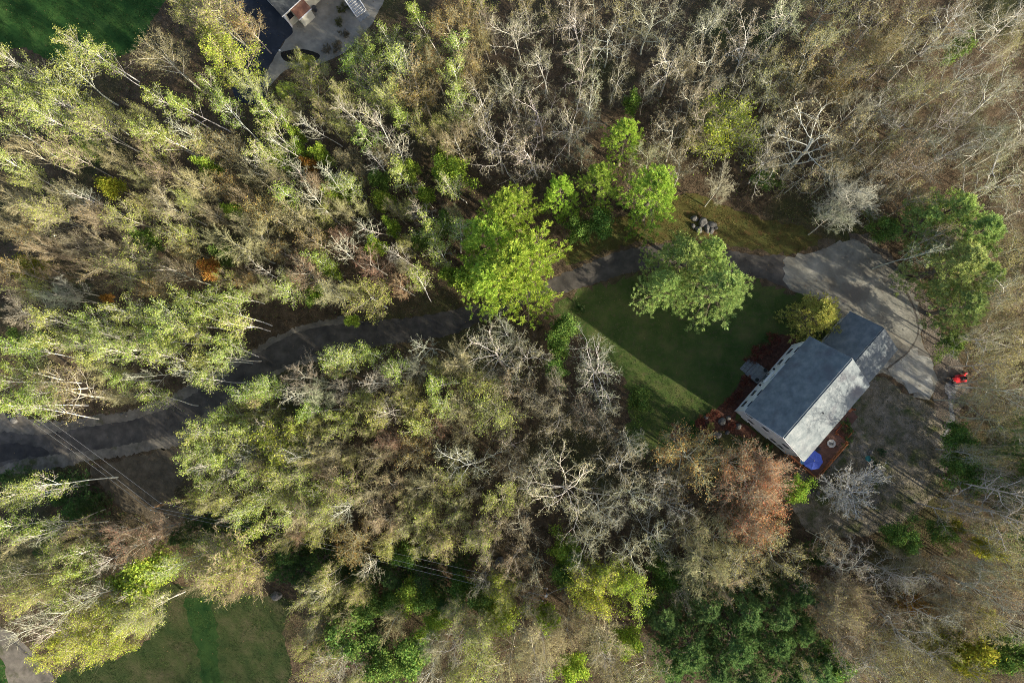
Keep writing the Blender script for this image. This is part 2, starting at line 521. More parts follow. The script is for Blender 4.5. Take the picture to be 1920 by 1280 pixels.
sheet('neighbour_yard', [(548, 50), (600, 0), (620, -40), (730, -40), (705, 30), (690, 55), (650, 95), (600, 120), (540, 130), (500, 165), (494, 150), (511, 115), (533, 78)], 0.006, M_CONC, 0.08, 14)
sheet('trail', [(1140, 1160), (1190, 1178), (1232, 1208), (1262, 1248), (1295, 1300), (1252, 1300), (1222, 1250), (1180, 1215), (1135, 1185)], 0.004, M_TRAIL, 0.2, 15)
sheet('mulch_bed', [(1255, 825), (1270, 803), (1310, 788), (1350, 762), (1385, 720), (1400, 690), (1440, 640), (1480, 625), (1500, 635), (1480, 656), (1382, 770), (1392, 790), (1420, 815), (1400, 822), (1350, 806), (1310, 826)], 0.012, M_MULCH, 0.2, 16)
sheet('garden_bed', [(526, 100), (540, 95), (560, 92), (580, 95), (600, 104), (590, 115), (560, 118), (535, 115)], 0.012, M_BLACKBED, 0.03, 17, step=0.3)
sheet('sand_patch', [(1534, 450), (1548, 447), (1566, 450), (1562, 458), (1545, 466), (1534, 462)], 0.020, M_TRAIL, 0.06, 18, step=0.3)


def strip(name, pix, w, z, material, seed):
    P = [gp(*p) for p in pix]
    L, R = [], []
    for i, p in enumerate(P):
        d = (P[min(i + 1, len(P) - 1)] - P[max(i - 1, 0)]).normalized()
        L.append((p.x - d.y * w / 2, p.y + d.x * w / 2))
        R.append((p.x + d.y * w / 2, p.y - d.x * w / 2))
    poly = smooth_poly(L + R[::-1], jit=0.07, seed=seed, step=0.35)
    from mathutils.geometry import tessellate_polygon
    tris = tessellate_polygon([[Vector((p.x, p.y, 0)) for p in poly]])
    o = bpy.data.objects.new(name, tri_mesh(name, [(p.x, p.y, z) for p in poly], [t if ((poly[t[1]] - poly[t[0]]).cross(poly[t[2]] - poly[t[0]]) > 0) else (t[0], t[2], t[1]) for t in tris], material))
    COL.objects.link(o)
    o['kind'] = 'structure'


M_TRACK = noise_mat('packed_tan_gravel', [(0.3, (0.20, 0.175, 0.13)), (0.5, (0.27, 0.245, 0.19)), (0.7, (0.36, 0.33, 0.26))], scale=0.8, detail=12, bump=0.5, bump_scale=20)
M_PALE = noise_mat('pale_stone_dust', [(0.3, (0.20, 0.195, 0.165)), (0.5, (0.30, 0.29, 0.25)), (0.7, (0.43, 0.42, 0.37))], scale=0.5, detail=14, bump=0.6, bump_scale=18)
M_DAMP = noise_mat('damp_edge', [(0.3, (0.06, 0.055, 0.045)), (0.7, (0.13, 0.115, 0.095))], scale=1.2, detail=10, bump=0.5, bump_scale=15)
strip('tyre_track', [(1530, 545), (1570, 572), (1610, 605), (1650, 635), (1690, 665), (1720, 690)], 0.45, 0.020, M_TRACK, 31)
strip('tyre_track', [(1548, 540), (1590, 565), (1630, 596), (1668, 622), (1706, 648)], 0.40, 0.020, M_TRACK, 32)
strip('damp_edge', [(1700, 548), (1716, 585), (1722, 615), (1716, 640), (1700, 662), (1680, 678), (1662, 692)], 0.22, 0.024, M_DAMP, 33)
sheet('pale_gravel', [(1655, 690), (1690, 668), (1716, 655), (1736, 668), (1748, 705), (1744, 738), (1728, 744), (1708, 732), (1690, 715)], 0.022, M_PALE, 0.55, 34)
sheet('asphalt_patch', [(0, 835), (40, 832), (80, 838), (95, 848), (60, 856), (0, 866), (-40, 870), (-40, 840)], 0.016, noise_mat('tar_patch', [(0.3, (0.030, 0.028, 0.026)), (0.7, (0.062, 0.056, 0.05))], scale=0.9, detail=12, bump=0.3, bump_scale=25), 0.25, 35)
sheet('grass_strip', [(385, 1120), (402, 1150), (408, 1200), (412, 1250), (414, 1300), (380, 1300), (376, 1250), (366, 1200), (352, 1150), (345, 1125)], 0.008, noise_mat('dark_lush_grass', [(0.3, (0.010, 0.034, 0.010)), (0.7, (0.034, 0.066, 0.018))], scale=0.6, detail=12, bump=0.6, bump_scale=12, spec=0.05), 0.4, 36)


# distance-free mask of open ground: forest things keep off it
OPEN = ['driveway', 'road_shoulder', 'turnaround', 'front_lawn', 'grass_verge', 'back_yard', 'soil_bank', 'side_lawn', 'side_path', 'far_lawn', 'neighbour_driveway', 'neighbour_yard', 'trail', 'clearing']


def open_ground(X, Y, names=OPEN):
    r = np.zeros(X.shape, bool)
    for n in names:
        r |= inside(SHEETS[n], X, Y)
    return r


def build_ground():
    xs = np.concatenate([np.linspace(-420, -92, 14), np.arange(-90, 80.1, 0.9), np.linspace(82, 420, 14)])
    ys = np.concatenate([np.linspace(-420, -62, 14), np.arange(-60, 80.1, 0.9), np.linspace(82, 420, 14)])
    X, Y = np.meshgrid(xs, ys)
    fl = open_ground(X, Y)
    hx, hy = 9.0, -4.0
    op = fl | (np.hypot(X - gp(1480, 740)[0], Y - gp(1480, 740)[1]) < 17) | (np.hypot(X - gp(560, 10)[0], Y - gp(560, 10)[1]) < 12)
    # soften the mask so that the forest floor rises gently away from the open ground
    m = (~op).astype(float)
    for _ in range(5):
        p = np.pad(m, 1, mode='edge')
        q = np.minimum.reduce([p[1:-1, 1:-1], p[:-2, 1:-1], p[2:, 1:-1], p[1:-1, :-2], p[1:-1, 2:]])
        m = 0.5 * q + 0.5 * np.minimum(m, q + 0.2)
    rng = np.random.default_rng(3)
    Z = np.zeros_like(X)
    for k in range(26):
        a = rng.uniform(0, 6.28)
        w = rng.uniform(0.15, 2.6)
        Z += 0.10 / (0.4 + w) * np.sin(w * (X * math.cos(a) + Y * math.sin(a)) + rng.uniform(0, 6.28))
    Z = np.where(m > 0, np.clip(Z + 0.12, 0.0, 1.0) * m, 0.0)
    Z = np.where(op, 0.0, Z)
    nx, ny = len(xs), len(ys)
    V = np.stack([X.ravel(), Y.ravel(), Z.ravel()], 1)
    i = np.arange(nx * ny).reshape(ny, nx)
    a, b, c, d = i[:-1, :-1].ravel(), i[:-1, 1:].ravel(), i[1:, 1:].ravel(), i[1:, :-1].ravel()
    F = np.concatenate([np.stack([a, b, c], 1), np.stack([a, c, d], 1)])
    o = bpy.data.objects.new('ground', tri_mesh('ground', V, F, M_FLOOR))
    COL.objects.link(o)
    o['kind'] = 'structure'


build_ground()


# ------------------------------------------------------------------ tree growing (vectorised over branches)
UP = np.array([0, 0, 1.0])


def norm(a):
    return a / (np.linalg.norm(a, axis=-1, keepdims=True) + 1e-9)


def grow(o, d, L, K, wob, trop, rng):
    n = len(o)
    pts = np.zeros((n, K + 1, 3))
    pts[:, 0] = o
    d = norm(d)
    for k in range(K):
        d = norm(d + rng.normal(0, wob, (n, 3)) + UP * trop)
        pts[:, k + 1] = pts[:, k] + d * (L[:, None] / K)
    return pts


def frames(D):
    ref = np.where(np.abs(D[..., 2:3]) < 0.9, np.array([0, 0, 1.0]), np.array([1.0, 0, 0]))
    A = norm(np.cross(D, ref))
    B = np.cross(D, A)
    return A, B


def tubes(pts, r0, r1, sides):
    """tapered tubes along polylines [n,K+1,3]; a tip of radius 0 closes as a point-like end"""
    n, K1, _ = pts.shape
    D = np.zeros_like(pts)
    D[:, 1:-1] = pts[:, 2:] - pts[:, :-2]
    D[:, 0] = pts[:, 1] - pts[:, 0]
    D[:, -1] = pts[:, -1] - pts[:, -2]
    D = norm(D)
    A, B = frames(D)
    t = np.linspace(0, 1, K1)[None, :]
    R = r0[:, None] * (1 - t) + r1[:, None] * t
    ang = np.arange(sides) * 2 * np.pi / sides
    V = pts[:, :, None, :] + R[:, :, None, None] * (A[:, :, None, :] * np.cos(ang)[None, None, :, None] + B[:, :, None, :] * np.sin(ang)[None, None, :, None])
    V = V.reshape(-1, 3)
    base = (np.arange(n) * K1 * sides)[:, None, None]
    kk = (np.arange(K1 - 1) * sides)[None, :, None]
    s = np.arange(sides)[None, None, :]
    s2 = (s + 1) % sides
    a = base + kk + s
    b = base + kk + s2
    c = b + sides
    d = a + sides
    F = np.concatenate([np.stack([a, b, c], -1).reshape(-1, 3), np.stack([a, c, d], -1).reshape(-1, 3)])
    return V, F


def spikes(P0, P1, r):
    n = len(P0)
    D = norm(P1 - P0)
    A, B = frames(D)
    ang = np.arange(3) * 2 * np.pi / 3
    base = P0[:, None] + r[:, None, None] * (A[:, None] * np.cos(ang)[None, :, None] + B[:, None] * np.sin(ang)[None, :, None])
    V = np.concatenate([base, P1[:, None]], 1).reshape(-1, 3)
    o = (np.arange(n) * 4)[:, None]
    F = np.concatenate([np.concatenate([o, o + 1, o + 3], 1), np.concatenate([o + 1, o + 2, o + 3], 1), np.concatenate([o + 2, o, o + 3], 1)])
    return V, F


def leaves(P, size, rng, flat=0.4, direction=None):
    """little folded kite-shaped leaves"""
    n = len(P)
    d = rng.normal(0, 1, (n, 3))
    if direction is not None:
        d = d * 0.55 + direction
    d[:, 2] *= 1 - flat * 0.5
    d = norm(d)
    A, B = frames(d)
    th = rng.uniform(0, 6.28, n)[:, None]
    W = A * np.cos(th) + B * np.sin(th)
    Nn = np.cross(d, W)
    s = (size * rng.uniform(0.6, 1.35, n))[:, None]
    V = np.stack([P, P + d * s * 0.55 + W * s * 0.36 + Nn * s * 0.12, P + d * s, P + d * s * 0.55 - W * s * 0.36 + Nn * s * 0.12], 1).reshape(-1, 3)
    o = (np.arange(n) * 4)[:, None]
    F = np.concatenate([np.concatenate([o, o + 1, o + 2], 1), np.concatenate([o, o + 2, o + 3], 1)])
    return V, F


def merge(parts):
    Vs, Fs, o = [], [], 0
    for V, F in parts:
        Vs.append(V)
        Fs.append(F + o)
        o += len(V)
    return np.concatenate(Vs), np.concatenate(Fs)


def sample(pts, idx, t):
    """points and directions at parameter t (0..1) on polylines idx"""
    K = pts.shape[1] - 1
    x = np.clip(t * K, 0, K - 1e-4)
    k = x.astype(int)
    f = (x - k)[:, None]
    p0, p1 = pts[idx, k], pts[idx, k + 1]
    return p0 * (1 - f) + p1 * f, norm(p1 - p0)


def branch(pts, nper, t0, t1, ang, angsd, rng, even=True):
    n = len(pts)
    idx = np.repeat(np.arange(n), nper)
    if even:
        t = np.tile(np.linspace(t0, t1, nper), n) + rng.normal(0, (t1 - t0) / nper * 0.35, n * nper)
    else:
        t = rng.uniform(t0, t1, n * nper)
    t = np.clip(t, t0 * 0.9, 1.0)
    p, d = sample(pts, idx, t)
    A, B = frames(d)
    az = (np.tile(np.arange(nper), n) * 2.399 + np.repeat(rng.uniform(0, 6.28, n), nper) + rng.normal(0, 0.4, n * nper))[:, None]
    th = (np.radians(ang) + rng.normal(0, np.radians(angsd), n * nper))[:, None]
    cd = d * np.cos(th) + (A * np.cos(az) + B * np.sin(az)) * np.sin(th)
    return idx, t, p, norm(cd)


class Proto:
    pass


def make_deciduous(name, seed, h, levels, trunk_r, trunk_K, trunk_wob, leaf_sizes, lean=0.03, stems=1, twig_r=0.012, leaf_jit=0.25, spread=0.35):
    """levels: list of dicts n, t0, t1, ang, sd, len (fraction of the parent), taper, K, wob, trop, sides"""
    rng = np.random.default_rng(seed)
    o = rng.normal(0, 0.12, (stems, 3)) * (stems > 1)
    o[:, 2] = -0.3
    d = np.tile(np.array([0, 0, 1.0]), (stems, 1)) + rng.normal(0, lean + (spread if stems > 1 else 0) * 0.5, (stems, 3)) * np.array([1, 1, 0])
    L = np.full(stems, h * levels[0].get('trunk', 0.8)) * rng.uniform(0.85, 1.1, stems)
    pts = grow(o, d, L, trunk_K, trunk_wob, 0.05, rng)
    r0 = np.full(stems, trunk_r / math.sqrt(stems))
    r1 = r0 * levels[0].get('end', 0.25)
    wood = [tubes(pts, r0, r1, 7)]
    twig = []
    tips = None
    last = None
    for li, lv in enumerate(levels):
        nper = lv['n']
        idx, t, p, cd = branch(pts, nper, lv['t0'], lv['t1'], lv['ang'], lv['sd'], rng)
        shape = 1.0 - lv.get('taper', 0.5) * (t - lv['t0']) / max(1e-3, lv['t1'] - lv['t0'])
        CL = L[idx] * lv['len'] * shape * rng.uniform(0.65, 1.25, len(idx))
        pr = (r0[idx] * (1 - t) + r1[idx] * t)
        cr = np.minimum(pr * 0.85, np.maximum(pr * lv.get('rr', 0.6), lv.get('rmin', 0.006)))
        K = lv['K']
        if K == 1:
            P1 = p + norm(cd + UP * lv['trop']) * CL[:, None]
            twig.append(spikes(p, P1, np.maximum(cr, twig_r * 0.8)))
            tips = (p, P1)
        else:
            np_ = grow(p, cd, CL, K, lv['wob'], lv['trop'], rng)
            e = cr * 0.3
            (wood if lv['sides'] >= 4 else twig).append(tubes(np_, np.maximum(cr, twig_r), np.maximum(e, twig_r * 0.35), lv['sides']))
            pts, L, r0, r1 = np_, CL, cr, e
    pr = Proto()
    pr.name = name
    wv, wf = merge(wood)
    tv, tf = merge(twig)
    allv = np.concatenate([tv])
    pr.R = float(np.percentile(np.hypot(allv[:, 0], allv[:, 1]), 95))
    pr.H = float(np.percentile(allv[:, 2], 99.5))
    pr.cz = float(np.median(allv[:, 2])) / pr.H
    pr.cx = float(np.median(allv[:, 0])); pr.cy = float(np.median(allv[:, 1]))
    pr.wood_vf, pr.twig_vf = (wv, wf), (tv, tf)
    pr.wood = tri_mesh(name + '_trunk', wv, wf, M_BARK)
    pr.twig = tri_mesh(name + '_twigs', tv, tf, M_TWIG)
    pr.leaf = []
    P0, P1 = tips
    for (count, size) in leaf_sizes:
        # leaves sit on the twigs; some twigs carry many and some none, so the crown has clumps and gaps
        dens = rng.uniform(0, 1, len(P0)) ** 1.5
        dens *= 0.35 + (np.sin(P1[:, 0] * 1.3 + seed) * np.sin(P1[:, 1] * 1.1) * np.sin(P1[:, 2] * 0.9) + 1) * 0.6
        dens /= dens.sum()
        k = rng.choice(len(P0), count, p=dens)
        f = rng.uniform(0.35, 1.05, count)[:, None]
        P = P0[k] * (1 - f) + P1[k] * f + rng.normal(0, leaf_jit, (count, 3))
        lv_, lf_ = leaves(P, size, rng)
        pr.leaf.append(tri_mesh(name + '_leaves', lv_, lf_, M_LEAF))
        pr.leaf_vf = (lv_, lf_)
    return pr


def make_conifer(name, seed, h, r_low, start, whorl, per, tuft_len, tufts_per, sub=6, droop=0.05, blades=9, width=0.17, leader=1.0):
    rng = np.random.default_rng(seed)
    K = 9
    trunk = grow(np.array([[0, 0, -0.3]]), np.array([[rng.normal(0, .02), rng.normal(0, .02), 1.0]]), np.array([h]), K, 0.02, 0.05, rng)
    wood = [tubes(trunk, np.array([0.022 * h]), np.array([0.02]), 7)]
    zs = np.arange(start, 0.97, whorl / h)
    o, d, L = [], [], []
    for z in zs:
        m = int(rng.integers(per - 1, per + 2))
        a0 = rng.uniform(0, 6.28)
        for j in range(m):
            u = (z - start) / (1 - start)
            prof = (1 - u) ** 0.8 * (0.75 + 0.25 * min(1, u * 5)) + 0.05
            ln = r_low * prof * rng.uniform(0.55, 1.18)
            a = a0 + j * 6.283 / m + rng.normal(0, 0.25)
            p, _ = sample(trunk, np.array([0]), np.array([z]))
            o.append(p[0])
            el = -0.05 + 0.75 * u + rng.normal(0, 0.1) - droop
            d.append((math.cos(a) * math.cos(el), math.sin(a) * math.cos(el), math.sin(el)))
            L.append(ln)
    o, d, L = np.array(o), np.array(d), np.array(L)
    br = grow(o, d, L, 5, 0.10, 0.06, rng)
    r = 0.012 + 0.012 * L
    wood.append(tubes(br, r, r * 0.2, 4))
    idx, t, p, cd = branch(br, sub, 0.38, 0.98, 48, 12, rng)
    cd[:, 2] = cd[:, 2] * 0.45 + 0.12
    CL = L[idx] * 0.42 * (1.15 - 0.75 * t) * rng.uniform(0.6, 1.3, len(idx)) + 0.15
    sb = grow(p, cd, CL, 2, 0.12, 0.10, rng)
    twig = [tubes(sb, np.full(len(sb), 0.014), np.full(len(sb), 0.005), 3)]
    idx2 = np.repeat(np.arange(len(sb)), tufts_per)
    t2 = rng.uniform(0.25, 1.0, len(idx2)) ** 0.6
    tp, td = sample(sb, idx2, t2)
    tp = tp + rng.normal(0, 0.10, tp.shape)
    # tufts of short needles
    n = len(tp)
    P = np.repeat(tp, blades, 0)
    D = norm(np.repeat(td * 1.1 + UP * 0.5, blades, 0) + rng.normal(0, 0.55, (n * blades, 3)))
    s = (tuft_len * rng.uniform(0.6, 1.2, n * blades))[:, None]
    A, B = frames(D)
    th = rng.uniform(0, 6.28, n * blades)[:, None]
    W = A * np.cos(th) + B * np.sin(th)
    V = np.stack([P, P + D * s * 0.5 + W * s * width, P + D * s, P + D * s * 0.5 - W * s * width], 1).reshape(-1, 3)
    oo = (np.arange(n * blades) * 4)[:, None]
    F = np.concatenate([np.concatenate([oo, oo + 1, oo + 2], 1), np.concatenate([oo, oo + 2, oo + 3], 1)])
    pr = Proto()
    pr.name = name
    pr.wood_vf, pr.twig_vf, pr.leaf_vf = merge(wood), merge(twig), (V, F)
    pr.wood = tri_mesh(name + '_trunk', *pr.wood_vf, M_BARK)
    pr.twig = tri_mesh(name + '_branchlets', *pr.twig_vf, M_TWIG)
    pr.leaf = [tri_mesh(name + '_needles', V, F, M_LEAF)]
    pr.R = float(np.percentile(np.hypot(V[:, 0], V[:, 1]), 96))
    pr.H = float(V[:, 2].max())
    pr.cz = float(np.median(V[:, 2])) / pr.H
    pr.cx = pr.cy = 0.0
    return pr


def lv(n, t0, t1, ang, sd, ln, K, wob, trop, sides, taper=0.5, rr=0.55, rmin=0.006, **kw):
    d = dict(n=n, t0=t0, t1=t1, ang=ang, sd=sd, len=ln, K=K, wob=wob, trop=trop, sides=sides, taper=taper, rr=rr, rmin=rmin)
    d.update(kw)
    return d


BIRCH = [make_deciduous('birch', 100 + i, 15, [
    lv(10 + i % 3, 0.45, 0.98, 36, 9, 0.30, 6, 0.09, 0.09, 4, taper=0.5, rr=0.58, rmin=0.036, trunk=0.93, end=0.22),
    lv(6, 0.25, 0.98, 40, 10, 0.45, 3, 0.12, 0.06, 3, rr=0.6, rmin=0.02),
    lv(5, 0.2, 1.0, 42, 12, 0.5, 2, 0.12, 0.05, 3, rr=0.6),
    lv(3, 0.3, 1.0, 45, 15, 0.6, 1, 0, 0.1, 3)],
    0.13, 10, 0.05, [(1500, 0.15), (1900, 0.18)], lean=0.08, twig_r=0.016) for i in range(4)]
MAPLE = [make_deciduous('maple', 200 + i, 14, [
    lv(13, 0.42, 0.98, 50, 10, 0.46, 6, 0.08, 0.045, 4, taper=0.3, rr=0.55, rmin=0.042, trunk=0.74, end=0.35),
    lv(8, 0.25, 0.98, 36, 9, 0.48, 4, 0.09, 0.045, 3, taper=0.3, rr=0.55, rmin=0.022),
    lv(8, 0.15, 1.0, 34, 10, 0.52, 2, 0.10, 0.05, 3, taper=0.25, rr=0.6),
    lv(6, 0.15, 1.0, 34, 12, 0.62, 1, 0, 0.12, 3, taper=0.2)],
    0.18, 7, 0.045, [(1300, 0.13), (2500, 0.17), (6000, 0.19)], lean=0.06, stems=1 + (i % 2), twig_r=0.0115) for i in range(4)]
OAK = [make_deciduous('oak', 300 + i, 14, [
    lv(10, 0.45, 0.98, 62, 14, 0.62, 8, 0.20, 0.022, 5, taper=0.15, rr=0.5, rmin=0.036, trunk=0.68, end=0.5),
    lv(9, 0.25, 0.98, 50, 15, 0.42, 5, 0.22, 0.03, 4, taper=0.25, rr=0.55, rmin=0.026),
    lv(6, 0.2, 1.0, 50, 16, 0.46, 3, 0.22, 0.05, 3, taper=0.2, rr=0.55),
    lv(7, 0.2, 1.0, 48, 18, 0.55, 1, 0, 0.1, 3, taper=0.2)],
    0.20, 6, 0.07, [(1400, 0.13), (2800, 0.16)], lean=0.07, twig_r=0.0125, leaf_jit=0.15) for i in range(5)]
LEAFY = [make_deciduous('sapling', 400 + i, 8, [
    lv(10, 0.35, 0.97, 48, 12, 0.40, 4, 0.10, 0.06, 4, taper=0.5, rr=0.45, trunk=0.85, end=0.2),
    lv(7, 0.2, 0.98, 45, 12, 0.5, 3, 0.12, 0.05, 3, rr=0.5),
    lv(6, 0.2, 1.0, 45, 15, 0.6, 1, 0, 0.1, 3)],
    0.085, 7, 0.05, [(5200, 0.21)], lean=0.07, twig_r=0.012) for i in range(3)]
SHRUB = [make_deciduous('shrub', 500 + i, 2.6, [
    lv(7, 0.15, 0.95, 36, 14, 0.55, 3, 0.12, 0.06, 3, taper=0.3, rr=0.6, trunk=0.8, end=0.4),
    lv(6, 0.2, 1.0, 40, 15, 0.55, 2, 0.12, 0.05, 3, rr=0.6),
    lv(4, 0.2, 1.0, 42, 15, 0.6, 1, 0, 0.1, 3)],
    0.06, 4, 0.08, [(500, 0.10), (2600, 0.15)], lean=0.3, stems=6, twig_r=0.011, spread=0.9, leaf_jit=0.10) for i in range(3)]
CRAB = make_deciduous('crab', 610, 7, [
    lv(18, 0.22, 0.98, 56, 16, 0.85, 7, 0.15, 0.05, 5, taper=0.25, rr=0.5, rmin=0.05, trunk=0.6, end=0.6),
    lv(14, 0.2, 0.98, 44, 14, 0.40, 5, 0.2, 0.06, 4, taper=0.3, rr=0.6, rmin=0.032),
    lv(6, 0.2, 1.0, 46, 15, 0.42, 3, 0.2, 0.06, 3, rr=0.6),
    lv(5, 0.2, 1.0, 45, 16, 0.5, 1, 0, 0.1, 3)],
    0.17, 5, 0.1, [(900, 0.10)], twig_r=0.017, leaf_jit=0.08)
PINE = [make_conifer('pine', 700 + i, 19, 5.2, 0.28, 1.15, 5, 0.42, 6, sub=9, blades=11, width=0.075) for i in range(3)]
DARKPINE = [make_conifer('hemlock', 720 + i, 13, 4.0, 0.12, 0.85, 5, 0.36, 4, sub=9, blades=9, droop=0.12, width=0.08) for i in range(2)]
LARCH = make_conifer('larch', 740, 8.5, 3.2, 0.10, 0.7, 6, 0.34, 4, sub=10, blades=6, droop=0.0, width=0.10)

# colours
BK_W, BK_G, BK_T, BK_D = (0.68, 0.645, 0.55), (0.52, 0.49, 0.40), (0.52, 0.46, 0.35), (0.20, 0.16, 0.12)
TW_T, TW_B, TW_G, TW_R, TW_P = (0.41, 0.37, 0.215), (0.31, 0.265, 0.16), (0.41, 0.40, 0.285), (0.40, 0.30, 0.195), (0.50, 0.47, 0.35)
KINDS = {
    # code: (protos, leaf variant, height range, bark, twig, leaf colour, noun phrase, category)
    'B': (BIRCH, 1, (14, 17), (0.82, 0.78, 0.68), TW_P, (0.33, 0.39, 0.095), 'pale green birch', 'birch_tree', 'birch'),
    'BG': (BIRCH, 1, (13, 16), (0.82, 0.78, 0.68), TW_P, (0.28, 0.36, 0.075), 'fresh green birch', 'birch_tree', 'birch'),
    'W': (BIRCH, None, (14, 17), BK_W, TW_G, None, 'leafless white birch', 'birch_tree', 'birch'),
    'M': (MAPLE, 0, (12, 15), BK_G, TW_T, (0.41, 0.38, 0.15), 'tan budding maple', 'maple_tree', 'maple'),
    'MB': (MAPLE, 0, (12, 15), BK_T, TW_B, (0.34, 0.28, 0.11), 'brown budding maple', 'maple_tree', 'maple'),
    'MR': (MAPLE, 0, (11, 14), BK_G, TW_R, (0.34, 0.17, 0.11), 'bare reddish maple', 'maple_tree', 'maple'),
    'MG': (MAPLE, None, (12, 14), BK_G, TW_G, None, 'leafless grey maple', 'maple_tree', 'maple'),
    'G': (MAPLE, 1, (12, 15), BK_G, TW_T, (0.37, 0.42, 0.085), 'maple budding yellow green', 'maple_tree', 'maple'),
    'GO': (MAPLE, 1, (12, 14), BK_T, TW_T, (0.32, 0.23, 0.075), 'maple budding golden brown', 'maple_tree', 'maple'),
    'Y': (MAPLE, 2, (11, 14), BK_G, TW_T, (0.41, 0.47, 0.07), 'yellow green leafy maple', 'maple_tree', 'maple'),
    'R': (MAPLE, 1, (14, 16), BK_G, (0.46, 0.37, 0.25), (0.42, 0.20, 0.10), 'red budded maple', 'maple_tree', 'maple'),
    'OR': (MAPLE, 1, (13, 15), BK_W, TW_T, (0.46, 0.27, 0.10), 'orange budded maple', 'maple_tree', 'maple'),
    'O': (OAK, 0, (13, 16), (0.66, 0.625, 0.54), (0.385, 0.365, 0.245), (0.37, 0.34, 0.18), 'bare pale limbed oak', 'oak_tree', 'oak'),
    'OG': (OAK, 0, (13, 16), (0.60, 0.575, 0.50), (0.345, 0.34, 0.255), (0.30, 0.29, 0.165), 'bare grey oak', 'oak_tree', 'oak'),
    'OB': (OAK, 1, (12, 15), BK_G, (0.27, 0.24, 0.175), (0.27, 0.225, 0.125), 'brown budded oak', 'oak_tree', 'oak'),
    'OY': (OAK, 1, (12, 15), BK_G, (0.35, 0.325, 0.225), (0.34, 0.32, 0.125), 'oak budding olive yellow', 'oak_tree', 'oak'),
    'L': (LEAFY, 0, (6, 10), BK_G, TW_G, (0.30, 0.41, 0.06), 'small lime green tree', 'young_tree', 'young tree'),
    'LY': (LEAFY, 0, (6, 10), BK_G, TW_G, (0.42, 0.43, 0.055), 'small bright yellow tree', 'young_tree', 'young tree'),
    'LG': (LEAFY, 0, (5, 9), BK_D, TW_B, (0.17, 0.27, 0.06), 'small mid green tree', 'young_tree', 'young tree'),
    'LO': (LEAFY, 0, (5, 8), BK_D, TW_B, (0.42, 0.22, 0.055), 'small orange tree', 'young_tree', 'young tree'),
    'P': (PINE, 0, (16, 20), BK_D, TW_B, (0.39, 0.51, 0.085), 'bright green pine', 'pine_tree', 'pine'),
    'PB': (PINE, 0, (13, 17), BK_D, TW_B, (0.39, 0.49, 0.16), 'blue green pine', 'pine_tree', 'pine'),
    'PD': (PINE, 0, (12, 15), BK_D, TW_B, (0.155, 0.25, 0.08), 'deep green pine', 'pine_tree', 'pine'),
    'H': (DARKPINE, 0, (5, 9), BK_D, TW_B, (0.11, 0.185, 0.06), 'dark green hemlock', 'hemlock_tree', 'hemlock'),
}

TREES = []      # px, py (crown centre in the photograph), crown radius in px, code


def T(code, *spots):
    for s in spots:
        TREES.append((s[0], s[1], s[2], code, s[3] if len(s) > 3 else None))


# --- upper left: slim birches and tan maples
T('B', (12, 110, 34), (140, 80, 26), (190, 105, 34), (20, 155, 34), (58, 170, 34), (95, 150, 30), (32, 195, 34), (72, 205, 32), (12, 230, 32), (103, 190, 28), (140, 180, 26), (25, 305, 26))
T('W', (132, 122, 44), (45, 130, 26), (85, 225, 26))
T('M', (296, 100, 60), (120, 285, 46), (45, 385, 36), (245, 410, 44), (370, 345, 44), (130, 365, 30), (320, 395, 36), (15, 420, 34))
T('MB', (405, 25, 52), (345, 8, 36), (40, 280, 32), (10, 350, 34), (85, 400, 34), (175, 405, 30), (300, 320, 30), (60, 340, 30), (215, 300, 30))
T('GO', (455, 45, 30), (430, 275, 40))
T('Y', (432, 105, 46), (400, 72, 28))
T('BG', (340, 200, 44), (395, 165, 34), (300, 185, 22), (420, 200, 26))
T('G', (168, 232, 40), (195, 205, 26), (245, 235, 22), (265, 215, 18), (470, 160, 34))
T('LY', (206, 350, 26))
T('L', (390, 310, 22), (440, 397, 20))
T('MB', (330, 270, 26), (270, 265, 26))
T('W', (275, 245, 24), (310, 255, 22), (350, 250, 22), (150, 370, 22))
# --- left middle
T('LY', (56, 505, 30))
T('MB', (22, 505, 36), (90, 468, 30), (150, 460, 34), (110, 515, 28), (190, 500, 34))
T('M', (252, 500, 62), (322, 510, 36), (210, 465, 30), (460, 470, 38), (465, 530, 26), (405, 450, 26))
T('MG', (45, 590, 46), (110, 560, 34), (130, 545, 24))
T('LO', (392, 502, 22), (200, 560, 11))
T('LG', (420, 478, 20), (50, 640, 28))
T('BG', (158, 600, 30), (32, 690, 42), (45, 655, 32), (10, 720, 34), (245, 625, 22), (300, 630, 30), (255, 655, 24), (290, 745, 24))
T('B', (190, 625, 26), (150, 640, 26), (380, 595, 28), (335, 610, 24), (325, 645, 26), (420, 580, 26), (380, 675, 26), (425, 640, 24), (300, 665, 24), (270, 600, 24), (230, 580, 24), (355, 560, 26), (440, 610, 22), (200, 655, 22), (310, 580, 22), (420, 665, 20))
T('W', (262, 708, 28), (150, 650, 26), (345, 690, 20), (240, 640, 22), (290, 595, 22), (370, 630, 22))
T('OY', (138, 722, 62))
T('M', (200, 700, 34), (230, 745, 24))
